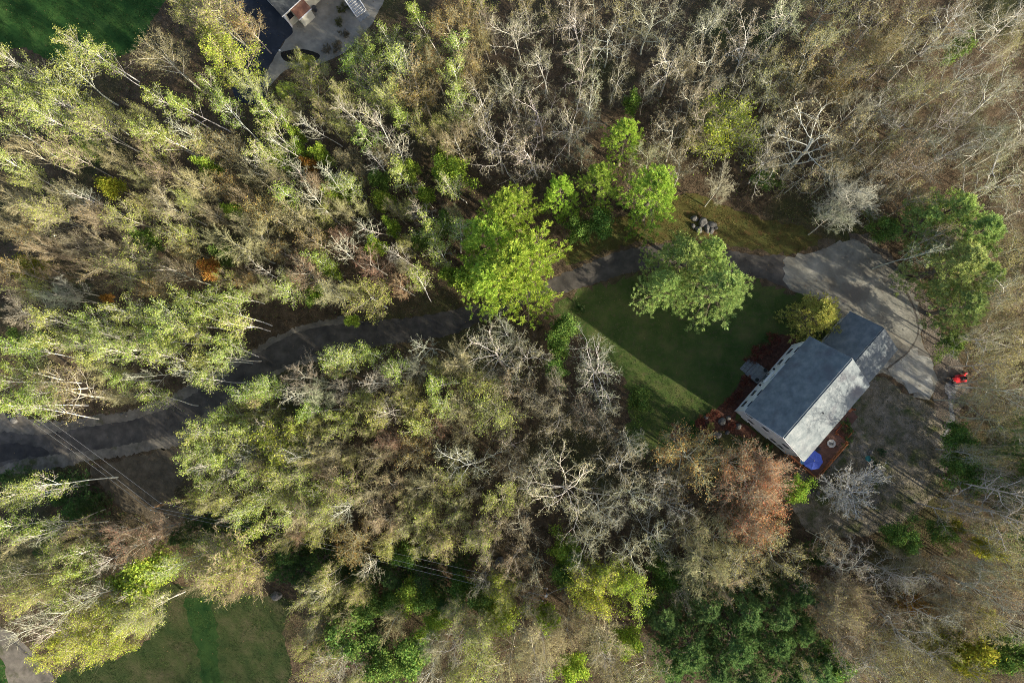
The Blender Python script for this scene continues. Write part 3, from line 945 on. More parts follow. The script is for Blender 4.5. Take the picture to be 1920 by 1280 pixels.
# --- between: middle band above the driveway
T('M', (500, 395, 46), (560, 405, 38), (490, 450, 38), (645, 395, 26), (590, 450, 30), (520, 330, 26))
T('MR', (575, 510, 40), (695, 500, 32), (640, 440, 24), (750, 540, 24))
T('MB', (520, 470, 26), (600, 350, 30), (680, 330, 26), (650, 300, 26), (470, 330, 26), (460, 370, 26))
T('G', (700, 555, 44), (760, 458, 20), (660, 545, 22), (680, 392, 18), (500, 545, 30))
T('L', (704, 462, 19), (620, 505, 18), (715, 375, 25), (800, 370, 18), (770, 318, 22), (830, 285, 18), (590, 552, 26), (560, 280, 18), (605, 290, 18), (555, 255, 15), (735, 425, 16), (660, 600, 14))
T('BG', (785, 520, 30), (540, 545, 30), (820, 470, 18), (505, 205, 22), (440, 560, 24))
T('LO', (582, 312, 16))
T('M', (620, 548, 30), (545, 520, 22), (760, 500, 20), (460, 420, 28), (400, 400, 28))
T('W', (640, 460, 22), (745, 480, 18), (520, 270, 26), (560, 320, 22), (610, 400, 22), (660, 350, 22), (840, 345, 18), (740, 390, 16), (480, 300, 24), (700, 300, 22), (620, 330, 18), (690, 430, 16), (750, 330, 18), (790, 400, 16), (580, 365, 20), (810, 430, 16), (850, 400, 14), (540, 365, 18))
# --- top middle
T('G', (560, 122, 28, 7), (600, 130, 26, 7), (582, 172, 36, 9), (540, 205, 26, 9), (690, 170, 42, 11), (610, 215, 28), (640, 180, 26), (640, 235, 22), (790, 245, 22))
T('Y', (535, 170, 20, 7), (575, 118, 18, 6))
T('BG', (725, 66, 30, 12), (780, 32, 20), (855, 88, 36), (700, 105, 26, 12), (655, 125, 22, 10), (860, 190, 22), (670, 98, 18, 9))
T('GO', (682, 70, 20, 7), (835, 40, 36), (880, 45, 30), (905, 75, 28))
T('M', (782, 172, 50), (850, 262, 38), (810, 120, 30), (850, 210, 30))
T('W', (715, 240, 30), (745, 275, 26), (800, 90, 22), (650, 210, 22), (760, 110, 22), (690, 220, 20))
T('B', (850, 140, 24), (740, 110, 24), (510, 250, 24), (500, 290, 22))
T('MB', (880, 130, 34), (880, 230, 36), (820, 260, 26), (720, 290, 26))
# --- top right: big bare oaks
T('O', (965, 55, 52), (1010, 130, 52), (1075, 60, 56), (1140, 85, 54), (1215, 45, 54), (1245, 125, 50), (1160, 155, 40), (1330, 40, 54), (1395, 75, 52), (930, 275, 60), (1070, 245, 62), (905, 190, 50), (1000, 210, 44), (1110, 190, 40), (1330, 120, 46), (1300, 180, 40), (985, 300, 44), (960, 160, 40), (1090, 130, 40))
T('O', (1510, 255, 80), (1440, 300, 50), (1855, 345, 56), (1760, 225, 44), (1460, 40, 52), (1850, 60, 56), (1740, 100, 50), (1890, 160, 46))
T('OY', (1540, 75, 50), (1590, 130, 50), (1500, 130, 46), (1660, 110, 46), (1435, 160, 46), (1620, 60, 44), (1480, 190, 36), (1600, 260, 44), (1500, 340, 40), (1700, 50, 46))
T('OG', (1800, 140, 50), (1830, 200, 48), (1780, 40, 46), (1900, 250, 46), (1840, 270, 44), (1700, 170, 46), (1640, 200, 46), (1780, 290, 40), (1900, 30, 44), (1690, 240, 40))
T('OB', (1640, 330, 46), (1700, 310, 46), (1720, 370, 40), (1570, 320, 40), (1250, 250, 44), (1270, 310, 36), (1310, 230, 36), (1180, 30, 40), (1640, 20, 44), (1560, 20, 44), (1910, 330, 40))
T('Y', (1360, 238, 64))
T('MG', (1590, 372, 56), (1600, 200, 40), (1350, 352, 30), (1560, 400, 34))
T('LG', (1186, 195, 20), (1430, 330, 24), (1800, 90, 24))
T('GO', (1650, 95, 40), (1570, 170, 34))
# --- the pines by the driveway
T('P', (985, 500, 88, 19), (915, 455, 62, 17), (965, 395, 56, 16), (1052, 365, 38, 14), (1125, 335, 40, 16), (1222, 365, 62, 18), (1170, 262, 38, 15), (930, 530, 60, 16))
T('PB', (1270, 480, 58, 16), (1345, 545, 62, 17), (1250, 545, 50, 13), (1330, 485, 40, 15))
T('PB', (1785, 500, 66, 14), (1835, 440, 58, 14), (1775, 395, 48, 13), (1800, 575, 46, 12), (1725, 415, 42, 11), (1830, 520, 46, 12))
T('LG', (1130, 420, 32), (1085, 435, 28), (1660, 430, 26), (1045, 640, 28), (1060, 610, 24), (1210, 390, 24))
# --- right edge
T('W', (1735, 475, 34))
T('O', (1868, 545, 48), (1840, 630, 44), (1890, 740, 42))
T('OG', (1905, 640, 44), (1860, 790, 46), (1900, 470, 42), (1900, 830, 44), (1830, 850, 36), (1900, 400, 40))
T('OY', (1858, 715, 42), (1900, 560, 40), (1820, 750, 34), (1870, 680, 34))
T('LG', (1845, 897, 32), (1800, 822, 26), (1800, 870, 24), (1790, 640, 24), (1905, 910, 26))
T('OB', (1850, 950, 40), (1800, 960, 34), (1760, 440, 30), (1780, 460, 28), (1880, 880, 36))
# --- centre below the driveway
T('MG', (555, 672, 42), (600, 745, 44), (640, 735, 30), (780, 690, 34), (720, 700, 30))
T('BG', (650, 635, 26), (690, 632, 26), (620, 670, 26), (490, 695, 28), (580, 768, 26), (500, 735, 26), (740, 690, 30), (460, 730, 24), (815, 720, 28), (830, 760, 24))
T('W', (790, 655, 24), (700, 720, 22), (720, 770, 22), (790, 800, 20), (640, 690, 20), (560, 740, 22))
T('G', (640, 790, 34), (710, 775, 40), (695, 808, 22), (760, 740, 30), (780, 770, 30), (925, 770, 52), (820, 690, 24))
T('Y', (522, 835, 58))
T('M', (860, 765, 38), (890, 720, 40), (580, 830, 36), (620, 850, 36), (700, 860, 40), (780, 840, 38), (860, 680, 40), (680, 750, 30))
T('O', (920, 655, 60), (985, 665, 48), (870, 860, 62))
T('OB', (1050, 790, 46), (1090, 775, 40), (1010, 760, 42), (960, 720, 40), (1040, 720, 36), (960, 830, 42), (1130, 800, 40))
T('OG', (1112, 692, 70), (1182, 835, 30), (1140, 770, 30), (950, 620, 34))
T('LG', (1200, 745, 28), (1040, 690, 22))
T('MR', (730, 830, 34), (820, 800, 30))
# --- wood below the driveway, left part
T('B', (372, 878, 30), (405, 905, 28), (440, 935, 28), (465, 960, 32), (420, 865, 32), (470, 895, 32), (415, 765, 28), (370, 810, 26), (460, 805, 30), (440, 835, 30), (490, 990, 28), (510, 930, 30), (390, 845, 28), (540, 960, 28), (400, 730, 22), (362, 852, 24))
T('G', (500, 870, 36), (560, 890, 36), (590, 860, 32), (540, 925, 32), (610, 960, 32), (480, 770, 30), (430, 790, 26), (650, 910, 38), (590, 1000, 26))
T('W', (500, 800, 24), (450, 880, 26), (560, 860, 24), (600, 920, 26), (640, 960, 24), (540, 1010, 22), (400, 870, 22))
T('M', (560, 965, 34), (660, 1020, 44), (720, 975, 46), (800, 905, 46), (620, 900, 34), (690, 930, 38), (740, 910, 38))
T('MR', (560, 1000, 18))
T('G', (770, 985, 40), (725, 1025, 28), (830, 1020, 32), (900, 1010, 34), (945, 935, 40), (860, 960, 38), (800, 960, 30), (790, 1020, 26), (850, 900, 34))
T('OB', (980, 980, 46), (960, 880, 40), (930, 990, 36), (1000, 1060, 46), (960, 1050, 30))
T('O', (1062, 925, 88), (1010, 870, 44), (1160, 870, 50), (1190, 930, 46), (1230, 1000, 56), (1100, 1010, 48), (1180, 1040, 44))
T('OG', (1130, 960, 44), (1260, 950, 44), (1240, 900, 36))
T('OR', (1288, 848, 56))
T('R', (1412, 918, 82), (1370, 870, 40), (1440, 960, 44), (1400, 990, 44), (1436, 884, 36))
T('L', (1490, 922, 24), (1066, 1042, 30), (930, 1160, 36), (775, 1108, 30), (1030, 1158, 26), (1080, 1250, 30), (1182, 1200, 30), (820, 1165, 28))
T('OY', (1440, 1040, 56), (1490, 1065, 40), (1380, 1040, 46), (1420, 1075, 40))
T('M', (1320, 1060, 60), (1290, 1000, 44), (1350, 1100, 36), (1340, 1010, 40))
T('Y', (1110, 1110, 46), (1182, 1100, 36), (1140, 1080, 30))
T('LG', (1250, 1080, 34), (1215, 1130, 26), (735, 1125, 26), (650, 1190, 48), (770, 1225, 42), (720, 1250, 34), (690, 1140, 34), (860, 1100, 30), (900, 1120, 28))
T('H', (545, 1035, 36), (600, 1050, 34), (680, 1085, 42), (740, 1075, 36), (800, 1080, 34), (640, 1060, 32), (560, 1075, 28), (640, 1140, 30), (350, 1000, 30), (400, 985, 28), (450, 1000, 26), (840, 1130, 28), (1530, 1040, 24), (700, 1200, 30), (860, 1060, 24))
T('G', (580, 1115, 32), (600, 1142, 28), (610, 1085, 30), (862, 1150, 36), (608, 1245, 44), (572, 1215, 26), (900, 1190, 34), (670, 1110, 24))
T('M', (645, 1152, 26), (1010, 1205, 60), (1120, 1200, 46), (900, 1240, 46), (960, 1240, 44), (590, 1178, 26), (1060, 1180, 36), (740, 1160, 28), (820, 1210, 30))
T('OG', (640, 1240, 40), (850, 1215, 50), (800, 1265, 36), (1010, 1270, 40))
T('OY', (1200, 1260, 42), (1150, 1255, 36), (1100, 1150, 30))
T('W', (600, 1110, 22), (1130, 1225, 20), (690, 1070, 20))
# --- dark pine grove at the bottom
T('PD', (1252, 1150, 46, 11), (1320, 1130, 44, 12), (1400, 1135, 46, 13), (1462, 1140, 46, 13), (1382, 1195, 56, 13), (1300, 1210, 54, 13), (1455, 1205, 46, 12), (1500, 1110, 40, 11), (1400, 1262, 46, 11), (1270, 1240, 40, 10), (1345, 1245, 40, 11), (1530, 1250, 44, 10), (1500, 1170, 40, 11), (1480, 1270, 40, 10))
# --- bottom right
T('OG', (1595, 1060, 54, 10), (1655, 1080, 44, 8), (1740, 1150, 46), (1690, 1190, 46), (1840, 1110, 44), (1900, 1180, 44), (1760, 1240, 40), (1620, 1240, 46))
T('M', (1572, 1150, 46), (1600, 1120, 36), (1700, 1050, 34, 7))
T('OB', (1745, 1082, 50, 9), (1640, 1200, 50), (1580, 1210, 40), (1680, 1260, 44), (1880, 1120, 40), (1790, 1140, 40), (1560, 1020, 30), (1650, 1140, 40), (1600, 1180, 34))
T('OY', (1900, 1050, 42), (1870, 1000, 36), (1800, 1062, 40, 9), (1900, 960, 36), (1830, 1160, 36), (1730, 1270, 40), (1500, 1245, 36))
T('O', (1900, 985, 56, 22), (1908, 925, 50, 21))
T('OB', (1800, 1012, 34, 8))
T('LG', (1762, 992, 26), (1700, 1015, 26), (1680, 1000, 22), (1890, 1225, 44), (1560, 1250, 36))
T('LY', (1806, 1220, 46), (1850, 1030, 18), (1790, 985, 16), (1850, 1165, 18))
T('LO', (1706, 1130, 22))
# --- bottom left
T('BG', (40, 935, 54), (155, 1068, 34), (150, 1035, 26), (15, 985, 30), (80, 990, 26))
T('B', (20, 930, 36), (70, 915, 30))
T('H', (125, 925, 40), (150, 950, 32), (95, 915, 26), (20, 895, 22), (170, 945, 22), (90, 1030, 26), (50, 905, 26))
T('MR', (268, 1015, 46), (230, 1000, 30), (300, 990, 30))
T('L', (282, 1078, 44), (240, 1090, 28))
T('Y', (150, 1200, 54, 12), (235, 1150, 46, 12), (215, 1200, 42, 11), (105, 1215, 34, 11), (180, 1150, 40, 12))
T('M', (60, 1115, 40), (40, 1060, 36), (110, 1090, 34), (30, 1020, 30))
T('G', (262, 1150, 40), (420, 1058, 60), (380, 1040, 36), (460, 1060, 40))
T('MB', (450, 1090, 40), (395, 1085, 36), (150, 1000, 34), (100, 1040, 30))
T('W', (35, 1185, 40), (60, 1150, 30), (170, 1120, 26), (200, 1050, 26), (10, 1120, 28), (110, 1150, 24), (250, 1110, 22), (75, 1000, 30))

# --- fill between the mapped crowns
ZONES = [  # x0, y0, x1, y1, codes
    (0, 240, 480, 560, 'G M MB GO G LG'), (480, 240, 880, 560, 'MB W G BG L MB LG'), (0, 560, 480, 780, 'B W BG B M'),
    (480, 0, 900, 240, 'G BG M W G'), (900, 0, 1440, 330, 'O OB O OG'), (1440, 0, 1920, 420, 'OG OB OY O OB'),
    (1780, 420, 1920, 1000, 'OG OB OY'), (460, 650, 900, 1000, 'M G BG G MR G'), (300, 780, 520, 1010, 'B G W B'),
    (880, 700, 1300, 1120, 'OB O OG M'), (480, 1030, 1240, 1280, 'G LG Y LG H G'), (1540, 1000, 1920, 1280, 'OB OG OY OB'), (0, 960, 330, 1240, 'MB M W BG')]


def fill(n_try=2600, limit=125):
    rng = random.Random(5)
    pts = [(t[0], t[1], t[2]) for t in TREES]
    added = 0
    for _ in range(n_try):
        if added >= limit:
            break
        z = rng.choice(ZONES)
        x, y = rng.uniform(z[0], z[2]), rng.uniform(z[1], z[3])
        r = rng.uniform(20, 34)
        if any((x - a) ** 2 + (y - b) ** 2 < ((r + c) * 0.55) ** 2 for a, b, c in pts):
            continue
        gs = [gp(x + ax, y + ay, z_) for z_ in (0, 9.5) for ax, ay in ((0, 0), (r * .7, 0), (-r * .7, 0), (0, r * .7), (0, -r * .7))]
        if open_ground(np.array([q.x for q in gs]), np.array([q.y for q in gs])).any():
            continue
        TREES.append((x, y, r, rng.choice(z[4].split()), None))
        pts.append((x, y, r))
        added += 1
    return added


fill()



def greener():
    """a share of the tan trees is already breaking into leaf; some of the bare white ones are only twiggy"""
    rng = random.Random(12)
    for i, (x, y, r, c, h) in enumerate(TREES):
        u = rng.random()
        if c in ('M', 'MB') and x < 960 and u < 0.30:
            TREES[i] = (x, y, r, 'G' if u < 0.2 else 'GO', h)
        elif c == 'W' and u < 0.42:
            TREES[i] = (x, y, r + 4, ('B', 'G', 'BG')[i % 3], h)
        elif c in ('OB', 'OG') and u < 0.15:
            TREES[i] = (x, y, r, 'OY', h)


greener()


def clear_road():
    mid = [((a[0] + b[0]) / 2, (a[1] + b[1]) / 2) for a, b in (((-60, 803), (-60, 890)), ((60, 815), (60, 857)), ((180, 797), (180, 842)), ((300, 770), (300, 820)), ((350, 745), (370, 785)), ((400, 715), (430, 745)), ((450, 683), (480, 712)), ((500, 652), (530, 688)), ((580, 617), (590, 668)), ((640, 608), (660, 655)), ((700, 600), (720, 647)), ((760, 596), (790, 638)), ((820, 587), (850, 626)))]
    for i, (x, y, r, c, h) in enumerate(TREES):
        if not (-20 < x < 840 and 540 < y < 950):
            continue
        best = None
        for (ax, ay), (bx, by) in zip(mid[:-1], mid[1:]):
            t = max(0, min(1, ((x - ax) * (bx - ax) + (y - ay) * (by - ay)) / ((bx - ax) ** 2 + (by - ay) ** 2)))
            qx, qy = ax + t * (bx - ax), ay + t * (by - ay)
            d = math.hypot(x - qx, y - qy)
            if best is None or d < best[0]:
                nx, ny = -(by - ay), bx - ax
                best = (d, qx, qy, nx / math.hypot(nx, ny), ny / math.hypot(nx, ny))
        d, qx, qy, nx, ny = best
        need = 22 + r * (0.68 if x < 600 else 0.6)
        if d < need:
            sgn = 1 if (x - qx) * nx + (y - qy) * ny > 0 else -1
            TREES[i] = (qx + sgn * nx * need, qy + sgn * ny * need, r, c, h)


clear_road()

LANDMARKS = [
    ('the blue umbrella', 1526, 863), ('the garage roof', 1610, 660), ('the big grey roof', 1470, 740), ('the gravel turnaround', 1620, 530), ('the red garden tractor', 1798, 710),
    ('the rock pile', 1320, 425), ('the front lawn', 1250, 680), ('the pale ornamental tree', 1605, 920), ('the upper utility pole', 310, 942), ('the lower utility pole', 1022, 1110),
    ('the white outdoor stair', 670, 15), ('the neighbouring house', 550, 20), ('the curved dark bed', 560, 100), ('the top left lawn', 130, 50), ('the bottom left lawn', 400, 1200),
    ('the driveway left end', 80, 830), ('the lower driveway bend', 420, 725), ('the shaded driveway middle', 720, 620), ('the driveway by the lawn', 1150, 500), ('the sandy path corner', 40, 1250),
    ('the mossy boulder', 518, 1115), ('the brown trail', 1230, 1220), ('the flat stone row', 1789, 898), ('the top edge centre', 960, 0), ('the top right corner', 1900, 20),
    ('the right edge centre', 1910, 560), ('the bottom right corner', 1900, 1270), ('the left edge upper half', 10, 320), ('the left edge centre', 10, 560), ('the bottom edge centre', 960, 1275),
    ('the tall red budded maple', 1412, 918), ('the upper left woods', 300, 370), ('the brown roadside clearing', 250, 895), ('the central tan woods', 840, 820), ('the upper right woods', 1560, 190),
    ('the upper oak woods', 1080, 160), ('the lower centre woods', 900, 960), ('the lower right woods', 1720, 1130), ('the thin birch woods', 760, 400), ('the sand patch', 1550, 455)]
ORD = ['nearest', 'second nearest', 'third nearest', 'fourth nearest', 'fifth nearest', 'sixth nearest', 'seventh nearest', 'eighth nearest', 'ninth nearest', 'tenth nearest', 'eleventh nearest', 'twelfth nearest', '13th nearest', '14th nearest', '15th nearest', '16th nearest']


def direction(dx, dy):
    a = math.degrees(math.atan2(-dy, dx)) % 360
    return ['right of', 'above right of', 'above', 'above left of', 'left of', 'below left of', 'below', 'below right of'][int((a + 22.5) // 45) % 8]


def label_trees(items):
    """each label from the look, the size and the nearest thing one can find"""
    groups = {}
    for i, (px, py, r, code, h) in enumerate(items):
        noun = KINDS[code][6]
        size = 'large ' if r > 52 else ('little ' if r < 21 and not noun.startswith('small') else '')
        ds = sorted((math.hypot(px - x, py - y), nm, x, y) for nm, x, y in LANDMARKS if not (nm == 'the tall red budded maple' and code == 'R'))
        d, nm, x, y = ds[0]
        groups.setdefault((size + noun, direction(px - x, py - y), nm), []).append((d, i))
    out = {}
    for (noun, dr, nm), l in groups.items():
        l.sort()
        for k, (d, i) in enumerate(l):
            out[i] = f'{noun} {dr} {nm}' if len(l) == 1 else f'{noun}, {ORD[min(k, 15)]} {dr} {nm}'
    return out


GROUPS = {'birch_tree': 'slim white stemmed trees in the woods', 'maple_tree': 'fine twigged trees in the woods', 'oak_tree': 'oaks in the woods',
          'young_tree': 'small leafy trees among the woods', 'pine_tree': 'pines', 'hemlock_tree': 'dark hemlocks under the woods'}
SEGN = {}
FOREST = []


def shade_colour(c, rng, s=0.12):
    k = 1 + rng.uniform(-s, s)
    return tuple(max(0.0, min(1.0, x * k * (1 + rng.uniform(-s * 0.4, s * 0.4)))) for x in c)


def plant_trees():
    rng = random.Random(21)
    labels = label_trees(TREES)
    for i, (px, py, r, code, hh) in enumerate(TREES):
        protos, leafv, hr, bark, twig, leafc, noun, name, cat = KINDS[code]
        p = rng.choice(protos)
        h = hh or rng.uniform(*hr)
        if hh is None and code[0] in 'MGYO' and r < 30:
            h *= 0.85
        if hh is None and code in ('L', 'LY', 'LG', 'LO'):
            h *= 0.75 + r / 100
        hc = h * p.cz
        rm = r * (CAM_H - hc) / F_PX * {'M': 1.02, 'G': 1.02, 'O': 1.12, 'Y': 1.05}.get(code[0], 1.05)
        sx = rm / p.R
        if code in ('B', 'BG', 'W'):
            sx = max(sx, 0.74)
        sz = h / p.H
        g = gp(px, py, hc)
        a = rng.uniform(0, 6.283)
        cxy = Matrix.Rotation(a, 2) @ Vector((p.cx, p.cy)) * sx
        base = Vector((g.x - cxy.x, g.y - cxy.y))
        t = thing(name, labels[i], cat, (base.x, base.y, 0), a, GROUPS[name])
        t.scale = (sx, sx * rng.uniform(0.9, 1.1), sz)
        FOREST.append((base.x, base.y, rm))
        part('trunk', p.wood, t, shade_colour(bark, rng))
        part('branches', p.twig, t, shade_colour(twig, rng, 0.2))
        if leafv is not None:
            part('crown', p.leaf[leafv], t, shade_colour(leafc, rng, 0.15))


plant_trees()


# the woods go on all round: one mass beyond the frame
def surrounding_woods():
    rng = np.random.default_rng(77)
    Vt, Ft, Vl, Fl = [], [], [], []
    ot = ol = 0
    corners = [gp(0, 0)[:2], gp(1920, 0)[:2], gp(1920, 1280)[:2], gp(0, 1280)[:2]]
    x0, x1 = min(c[0] for c in corners), max(c[0] for c in corners)
    y0, y1 = min(c[1] for c in corners), max(c[1] for c in corners)
    poly = np.array(corners)
    pts = []
    for _ in range(4000):
        if len(pts) >= 100:
            break
        x, y = rng.uniform(x0 - 24, x1 + 30), rng.uniform(y0 - 30, y1 + 18)
        cx, cy = np.array([x0 + x1, y0 + y1]) / 2
        q = np.array([x, y])
        # outside the frame, and a crown's width clear of it
        s = 1 - 4.5 / np.hypot(x - cx, y - cy)
        if inside(poly, np.array([cx + (x - cx) * s]), np.array([cy + (y - cy) * s]))[0]:
            continue
        if open_ground(np.array([x]), np.array([y]))[0] or any(np.hypot(x - a, y - b) < 5.0 for a, b in pts):
            continue
        if gp(380, -20)[0] < x < gp(760, -20)[0] and y > gp(560, 40)[1]:
            continue
        pts.append((x, y))
    src = [MAPLE[0], OAK[1], BIRCH[2], OAK[3]]
    for (x, y) in pts:
        p = src[int(rng.integers(0, 4))]
        a = rng.uniform(0, 6.28)
        s = rng.uniform(0.9, 1.15)
        R = np.array([[math.cos(a), -math.sin(a), 0], [math.sin(a), math.cos(a), 0], [0, 0, 1]]) * s
        for (V, F), k in ((p.wood_vf, 'w'), (p.twig_vf, 't')):
            if k == 't':     # thinned
                m = len(F) // 3
                keep = rng.random(len(F)) < 0.25
                F = F[keep]
                u, inv = np.unique(F, return_inverse=True)
                V = V[u]
                F = inv.reshape(-1, 3)
            Vt.append(V @ R.T + np.array([x, y, 0]))
            Ft.append(F + ot)
            ot += len(V)
    o = bpy.data.objects.new('surrounding_woods', tri_mesh('surrounding_woods', np.concatenate(Vt), np.concatenate(Ft), M_TWIG))
    o.color = (0.27, 0.24, 0.15, 1)
    COL.objects.link(o)
    o['kind'] = 'stuff'
    o['label'] = 'bare woods going on beyond the edges of the view'
    o['category'] = 'woods'


surrounding_woods()


def surrounding_pines():  # unseen pines added past the right edge to shade the garage and back yard
    rng = np.random.default_rng(5)
    Vs, Fs, o_ = [], [], 0
    for (px, py, h) in ((1975, 860, 18), (1990, 905, 19), (1972, 945, 18), (1995, 985, 19), (1975, 1030, 15), (2035, 930, 19), (2040, 1010, 19), (1980, 810, 17)):
        p = PINE[int(rng.integers(0, 3))]
        g = gp(px, py, h * p.cz)
        a = rng.uniform(0, 6.28)
        k = h / p.H
        R = np.array([[math.cos(a), -math.sin(a), 0], [math.sin(a), math.cos(a), 0], [0, 0, 1]]) @ np.diag([k * 0.8, k * 0.8, k])
        for V, F in (p.wood_vf, p.leaf_vf):
            if len(F) > 8000:
                F = F.reshape(2, -1, 3)[:, rng.random(len(F) // 2) < 0.45].reshape(-1, 3)
                u, inv = np.unique(F, return_inverse=True)
                V, F = V[u], inv.reshape(-1, 3)
            Vs.append(V @ R.T + np.array([g.x, g.y, 0]))
            Fs.append(F + o_)
            o_ += len(V)
    o = bpy.data.objects.new('surrounding_pines', tri_mesh('surrounding_pines', np.concatenate(Vs), np.concatenate(Fs), M_LEAF))
    o.color = (0.12, 0.20, 0.06, 1)
    COL.objects.link(o)
    o['kind'] = 'stuff'
    o['label'] = 'unseen green pines added beyond the right edge to shade garage and yard'
    o['category'] = 'woods'


surrounding_pines()


# ------------------------------------------------------------------ undergrowth and dead leaves
def forest_points(n, rng, margin=6):
    x0, y1 = gp(-60, -60)[:2]
    x1, y0 = gp(1980, 1340)[:2]
    X = rng.uniform(x0 - margin, x1 + margin, n)
    Y = rng.uniform(y0 - margin, y1 + margin, n)
    keep = ~open_ground(X, Y)
    hc = gp(1480, 735)
    keep &= np.hypot(X - hc[0], Y - hc[1]) > 12
    nb = gp(560, 10)
    keep &= np.hypot(X - nb[0], Y - nb[1]) > 8
    return X[keep], Y[keep]


def undergrowth():
    rng = np.random.default_rng(9)
    # thin bare saplings and brambles: clumps of brown stems
    X, Y = forest_points(15000, rng)
    k = np.repeat(np.arange(len(X)), 6)
    n = len(k)
    P0 = np.stack([X[k] + rng.normal(0, 0.25, n), Y[k] + rng.normal(0, 0.25, n), np.zeros(n)], 1)
    D = norm(np.stack([rng.normal(0, 0.55, n), rng.normal(0, 0.55, n), rng.uniform(0.5, 1.2, n)], 1))
    L = rng.gamma(2.2, 0.45, n)
    P1 = P0 + D * L[:, None]
    V, F = spikes(P0, P1, np.full(n, 0.016))
    o = bpy.data.objects.new('undergrowth', tri_mesh('undergrowth', V, F, M_TWIG))
    o.color = (0.22, 0.18, 0.115, 1)
    COL.objects.link(o)
    o['kind'] = 'stuff'
    o['label'] = 'thin brown saplings and brambles on the forest floor'
    o['category'] = 'undergrowth'
    # dead leaves
    X, Y = forest_points(90000, rng)
    n = len(X)
    P = np.stack([X, Y, rng.uniform(0.03, 0.3, n)], 1)
    V, F = leaves(P, 0.17, rng, flat=1.0)
    o = bpy.data.objects.new('dead_leaves', tri_mesh('dead_leaves', V, F, M_LEAF))
    o.color = (0.15, 0.098, 0.056, 1)
    COL.objects.link(o)
    o['kind'] = 'stuff'
    o['label'] = 'brown dead leaves lying over the forest floor'
    o['category'] = 'dead leaves'
    # leaves blown over the open ground
    hw = gp(1480, 735)
    x0, y1 = gp(0, 0)[:2]
    x1, y0 = gp(1920, 1280)[:2]
    X, Y = rng.uniform(x0, x1, 16000), rng.uniform(y0, y1, 16000)
    m = open_ground(X, Y) & (np.sin(X * 0.7) * np.sin(Y * 0.6 + 1) + rng.normal(0, 0.5, 16000) > 0.1)
    P = np.stack([X[m], Y[m], np.full(m.sum(), 0.045)], 1)
    V, F = leaves(P, 0.13, rng, flat=1.6)
    o = bpy.data.objects.new('blown_leaves', tri_mesh('blown_leaves', V, F, M_LEAF))
    o.color = (0.24, 0.16, 0.085, 1)
    COL.objects.link(o)
    o['kind'] = 'stuff'
    o['label'] = 'few dead leaves blown over the drive and lawns'
    o['category'] = 'dead leaves'
    # low green plants in patches
    X, Y = forest_points(110000, rng)
    w = np.sin(X * 0.21 + 1.3) * np.sin(Y * 0.27 + 0.4) + 0.6 * np.sin(X * 0.55 - Y * 0.4) + rng.normal(0, 0.25, len(X))
    w = w + 0.25 * (X < gp(900, 600)[0])
    w = w + 0.3 * ((X > gp(1540, 1000)[0]) & (Y < gp(1540, 1000)[1]))
    s = w > 0.45
    X, Y = X[s], Y[s]
    n = len(X)
    P = np.stack([X, Y, rng.uniform(0.1, 0.7, n)], 1)
    V, F = leaves(P, 0.2, rng)
    o = bpy.data.objects.new('ground_plants', tri_mesh('ground_plants', V, F, M_LEAF))
    o.color = (0.13, 0.17, 0.05, 1)
    COL.objects.link(o)
    o['kind'] = 'stuff'
    o['label'] = 'low green plants in patches on the forest floor'
    o['category'] = 'ground plants'


undergrowth()


def grass_blades():
    """short uneven grass over the lawns"""
    rng = np.random.default_rng(14)
    for name, src, per, col, hgt in (('lawn_grass', ['front_lawn'], 34000, (0.088, 0.115, 0.034), 0.10), ('verge_grass', ['grass_verge'], 14000, (0.115, 0.110, 0.036), 0.16),
                                     ('yard_grass', ['back_yard'], 9000, (0.085, 0.088, 0.036), 0.13), ('side_grass', ['side_lawn', 'far_lawn'], 26000, (0.040, 0.072, 0.022), 0.11)):
        Ps = []
        for s in src:
            q = SHEETS[s]
            X = rng.uniform(q[:, 0].min(), q[:, 0].max(), per)
            Y = rng.uniform(q[:, 1].min(), q[:, 1].max(), per)
            m = inside(q, X, Y) & ~open_ground(X, Y, ['driveway', 'turnaround', 'mulch_bed'])
            w = np.sin(X * 0.9) * np.sin(Y * 1.1 + 1) + 0.7 * np.sin(X * 2.1 + Y * 1.7) + rng.normal(0, 0.6, per)
            m &= w > -0.3
            Ps.append(np.stack([X[m], Y[m], np.full(m.sum(), 0.0)], 1))
        P = np.concatenate(Ps)
        n = len(P)
        D = norm(np.stack([rng.normal(0, 0.7, n), rng.normal(0, 0.7, n), np.full(n, 0.8)], 1))
        V, F = spikes(P, P + D * (hgt * rng.uniform(0.5, 1.6, n))[:, None], np.full(n, 0.035))
        o = bpy.data.objects.new(name, tri_mesh(name, V, F, M_GRASS))
        o.color = (*col, 1)
        COL.objects.link(o)
        o['kind'] = 'stuff'
        o['label'] = 'short uneven grass growing on the ' + src[0].replace('_', ' ')
        o['category'] = 'grass'


grass_blades()

# ------------------------------------------------------------------ the house
W0 = gp(1377, 770)
N0 = gp(1480, 651)
HU = Vector((N0.x - W0.x, N0.y - W0.y)).normalized()           # along the front, to the north east
HROT = math.atan2(HU.y, HU.x)
L_, D_ = 11.7, 8.4
# local frame: x along the front (towards the garage), y towards the front lawn is positive; the deck is at negative y
house = thing('house', 'two storey white house with grey gable roof and lower garage wing', 'house', (W0.x, W0.y, 0), HROT)


